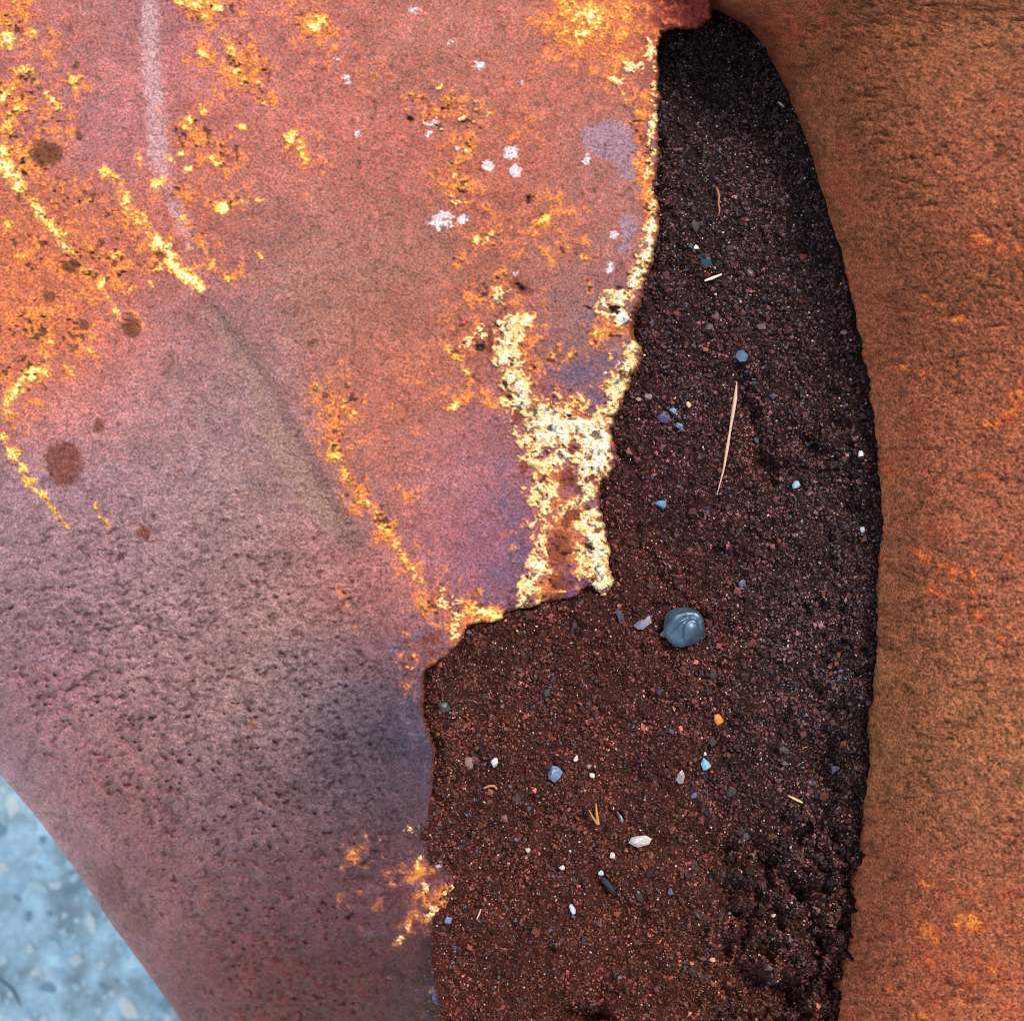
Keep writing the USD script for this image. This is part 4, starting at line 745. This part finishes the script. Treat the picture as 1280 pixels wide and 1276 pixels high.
stone('white_grain', 660, 1062, 4.4, 3.6, 20, (178, 160, 164), 'greyish white grain in the crumbs right of the lower crust', 'grain', 53, lift=0.6)
stone('white_grain', 720, 948, 3.6, 4.4, 40, (206, 188, 190), 'whitish grain at the upper right of the light blue mottled pebble', 'grain', 54, lift=0.6)
stone('white_grain', 740, 969, 4.2, 3.4, 30, (222, 206, 206), 'white grain level with the light blue mottled pebble, to its right', 'grain', 55, lift=0.6)
stone('rosy_grain', 736, 958, 4.5, 3.4, 0, (142, 108, 118), 'dull rosy grain just above a white grain, lower crumbs', 'grain', 56, lift=0.5)
stone('grey_pebble', 851, 971, 6, 9, 0, (150, 136, 142), 'oval grey pebble left of the bright sky-blue chip', 'pebble', 57, lift=0.6)
stone('blue_chip', 882, 955, 6, 8.5, -15, (126, 178, 208), 'bright sky-blue chip in the crumbs at lower right of the pellet', 'chip', 58, h=0.7, lift=0.7)
stone('white_grain', 881, 942, 2.6, 3, 0, (220, 206, 196), 'tiny white grain touching the top of the sky-blue chip', 'grain', 59, lift=0.7)
stone('violet_grain', 867, 994, 5, 4, 0, (92, 92, 130), 'violet-blue grain below the sky-blue chip', 'grain', 60, lift=0.5)
stone('orange_flake', 898, 899, 6, 8, -20, (196, 122, 56), 'ochre orange flake in the dark crumbs below the pellet', 'flake', 61, h=0.4, lift=0.6)
stone('dark_slab', 763, 1108, 5, 26, -36, (48, 46, 54), 'long dark metal sliver with a bright edge, lower crumbs', 'sliver', 62, h=0.9, tilt=0.4, rough=0.22, lift=0.7)
stone('white_grain', 751, 1091, 4, 4, 0, (184, 196, 210), 'bluish white grain at the top of the long dark metal sliver', 'grain', 63, lift=1.0)
stone('dark_hook', 775, 1021, 3, 11, -28, (92, 90, 98), 'thin dark hooked flake right of the straw pair', 'flake', 64, h=1.0, tilt=0.4, rough=0.25, lift=0.7)
stone('violet_grain', 928, 729, 6, 5, 0, (108, 98, 132), 'violet glinting grain at the upper right of the pellet', 'grain', 65, lift=0.6)
stone('dark_pebble', 555, 884, 9, 8, 0, (66, 66, 64), 'dark greenish grey pebble beside the plate edge', 'pebble', 66, lift=0.5)
stone('tan_chip', 891, 1199, 4, 3.4, 0, (206, 156, 136), 'tiny pinkish tan chip in the lowest right crumbs', 'chip', 67, lift=0.8)
stone('tan_chip', 967, 1144, 3.2, 3, 0, (214, 182, 150), 'tiny cream chip on the dark clods at lower right', 'chip', 68, lift=1.4)
stone('blue_chip', 560, 1150, 5, 6, 20, (110, 120, 160), 'small lilac-blue chip at the foot of the lower crust', 'chip', 69, lift=0.9)
stone('grey_grain', 912, 316, 5.5, 2.6, 30, (96, 84, 84), 'brownish grey grain right of the dark teal pebble', 'grain', 70, lift=0.5)
stone('white_grain', 1078, 662, 4, 4, 0, (160, 168, 186), 'bluish grey grain on the right rim below the others', 'grain', 71, lift=0.8)
stone('blue_pebble', 548, 1246, 9, 11, 0, (98, 92, 122), 'dull lilac-blue pebble at the bottom edge beside the plate', 'pebble', 72, h=0.5, z=float(z_plate_smooth(np.array([548.]), np.array([1246.]), np.array([900.]))[0]), lift=0.3)

# ---------------------------------------------------------------- ground far below, out of focus
GROOT = '/World/ground'
gx = np.r_[np.linspace(-1.6, -0.30, 14), np.arange(-0.29, 0.0, 0.003), np.linspace(0.02, 1.6, 14)]
gy = np.r_[np.linspace(-1.6, -0.34, 14), np.arange(-0.33, 0.0, 0.003), np.linspace(0.02, 1.6, 14)]
GX, GY = np.meshgrid(gx, gy)
GP = np.stack([GX, GY, GROUND + 0.0012 * fb(GX * 1000, GY * 1000, 26, 401, 3)], -1)
gcol = lin((188, 222, 236)) * (1 + 0.42 * fb(GX * 1000, GY * 1000, 8, 405, 3) + 0.12 * fb(GX * 1000, GY * 1000, 30, 409, 2))[..., None]
tag(UsdGeom.Xform.Define(stage, GROOT).GetPrim(), 'pale bluish concrete ground with exposed stones, below the plate', 'ground', kind='structure')
sheet(GROOT + '/concrete', GP, M_ground, gcol)
st_m = [plain(f'ground_stone_{i}', c, 0.6, 0.4, 0.12, 300) for i, c in enumerate([(190, 226, 244), (178, 218, 240), (216, 236, 246), (160, 204, 228), (188, 222, 238), (128, 168, 188)])]
rng = np.random.default_rng(77)
spots = []
for _ in range(6000):
    a, b = rng.uniform(-90, 300), rng.uniform(880, 1360)
    r = 1.6 + 4.2 * rng.random() ** 2
    ss_, _t = plate_s(np.array([a]), np.array([b]))
    if ss_[0] > 30:
        continue
    p = world(np.float64(a), np.float64(b), GROUND)
    if all(np.hypot(p[0] - q[0], p[1] - q[1]) > 0.82 * (r + q[2]) * MM for q in spots):
        spots.append((p[0], p[1], r))
    if len(spots) >= 299:
        break
for x0, y0, r in spots:
    m = turn(chip(rng, r * MM * rng.uniform(.8, 1.2), r * MM * rng.uniform(.65, 1.0), r * MM * 0.2, 11), rng.uniform(0, 6.28), rng.uniform(0, 0.15))
    m.apply_translation([x0, y0, GROUND + 0.0008])
    usdkit.mesh(stage, name(GROOT, 'stone'), m, st_m[rng.choice(6, p=[.22, .20, .22, .14, .12, .10])])
fibre('dark_twig', [(-20, 1212), (2, 1224), (14, 1234), (21, 1246), (27, 1258)], [1.6, 2.6, 4.0, 2.0], None, (58, 84, 104), 'thin dark curved twig on the pale ground at the bottom left corner', 'twig', z=GROUND + 0.003)
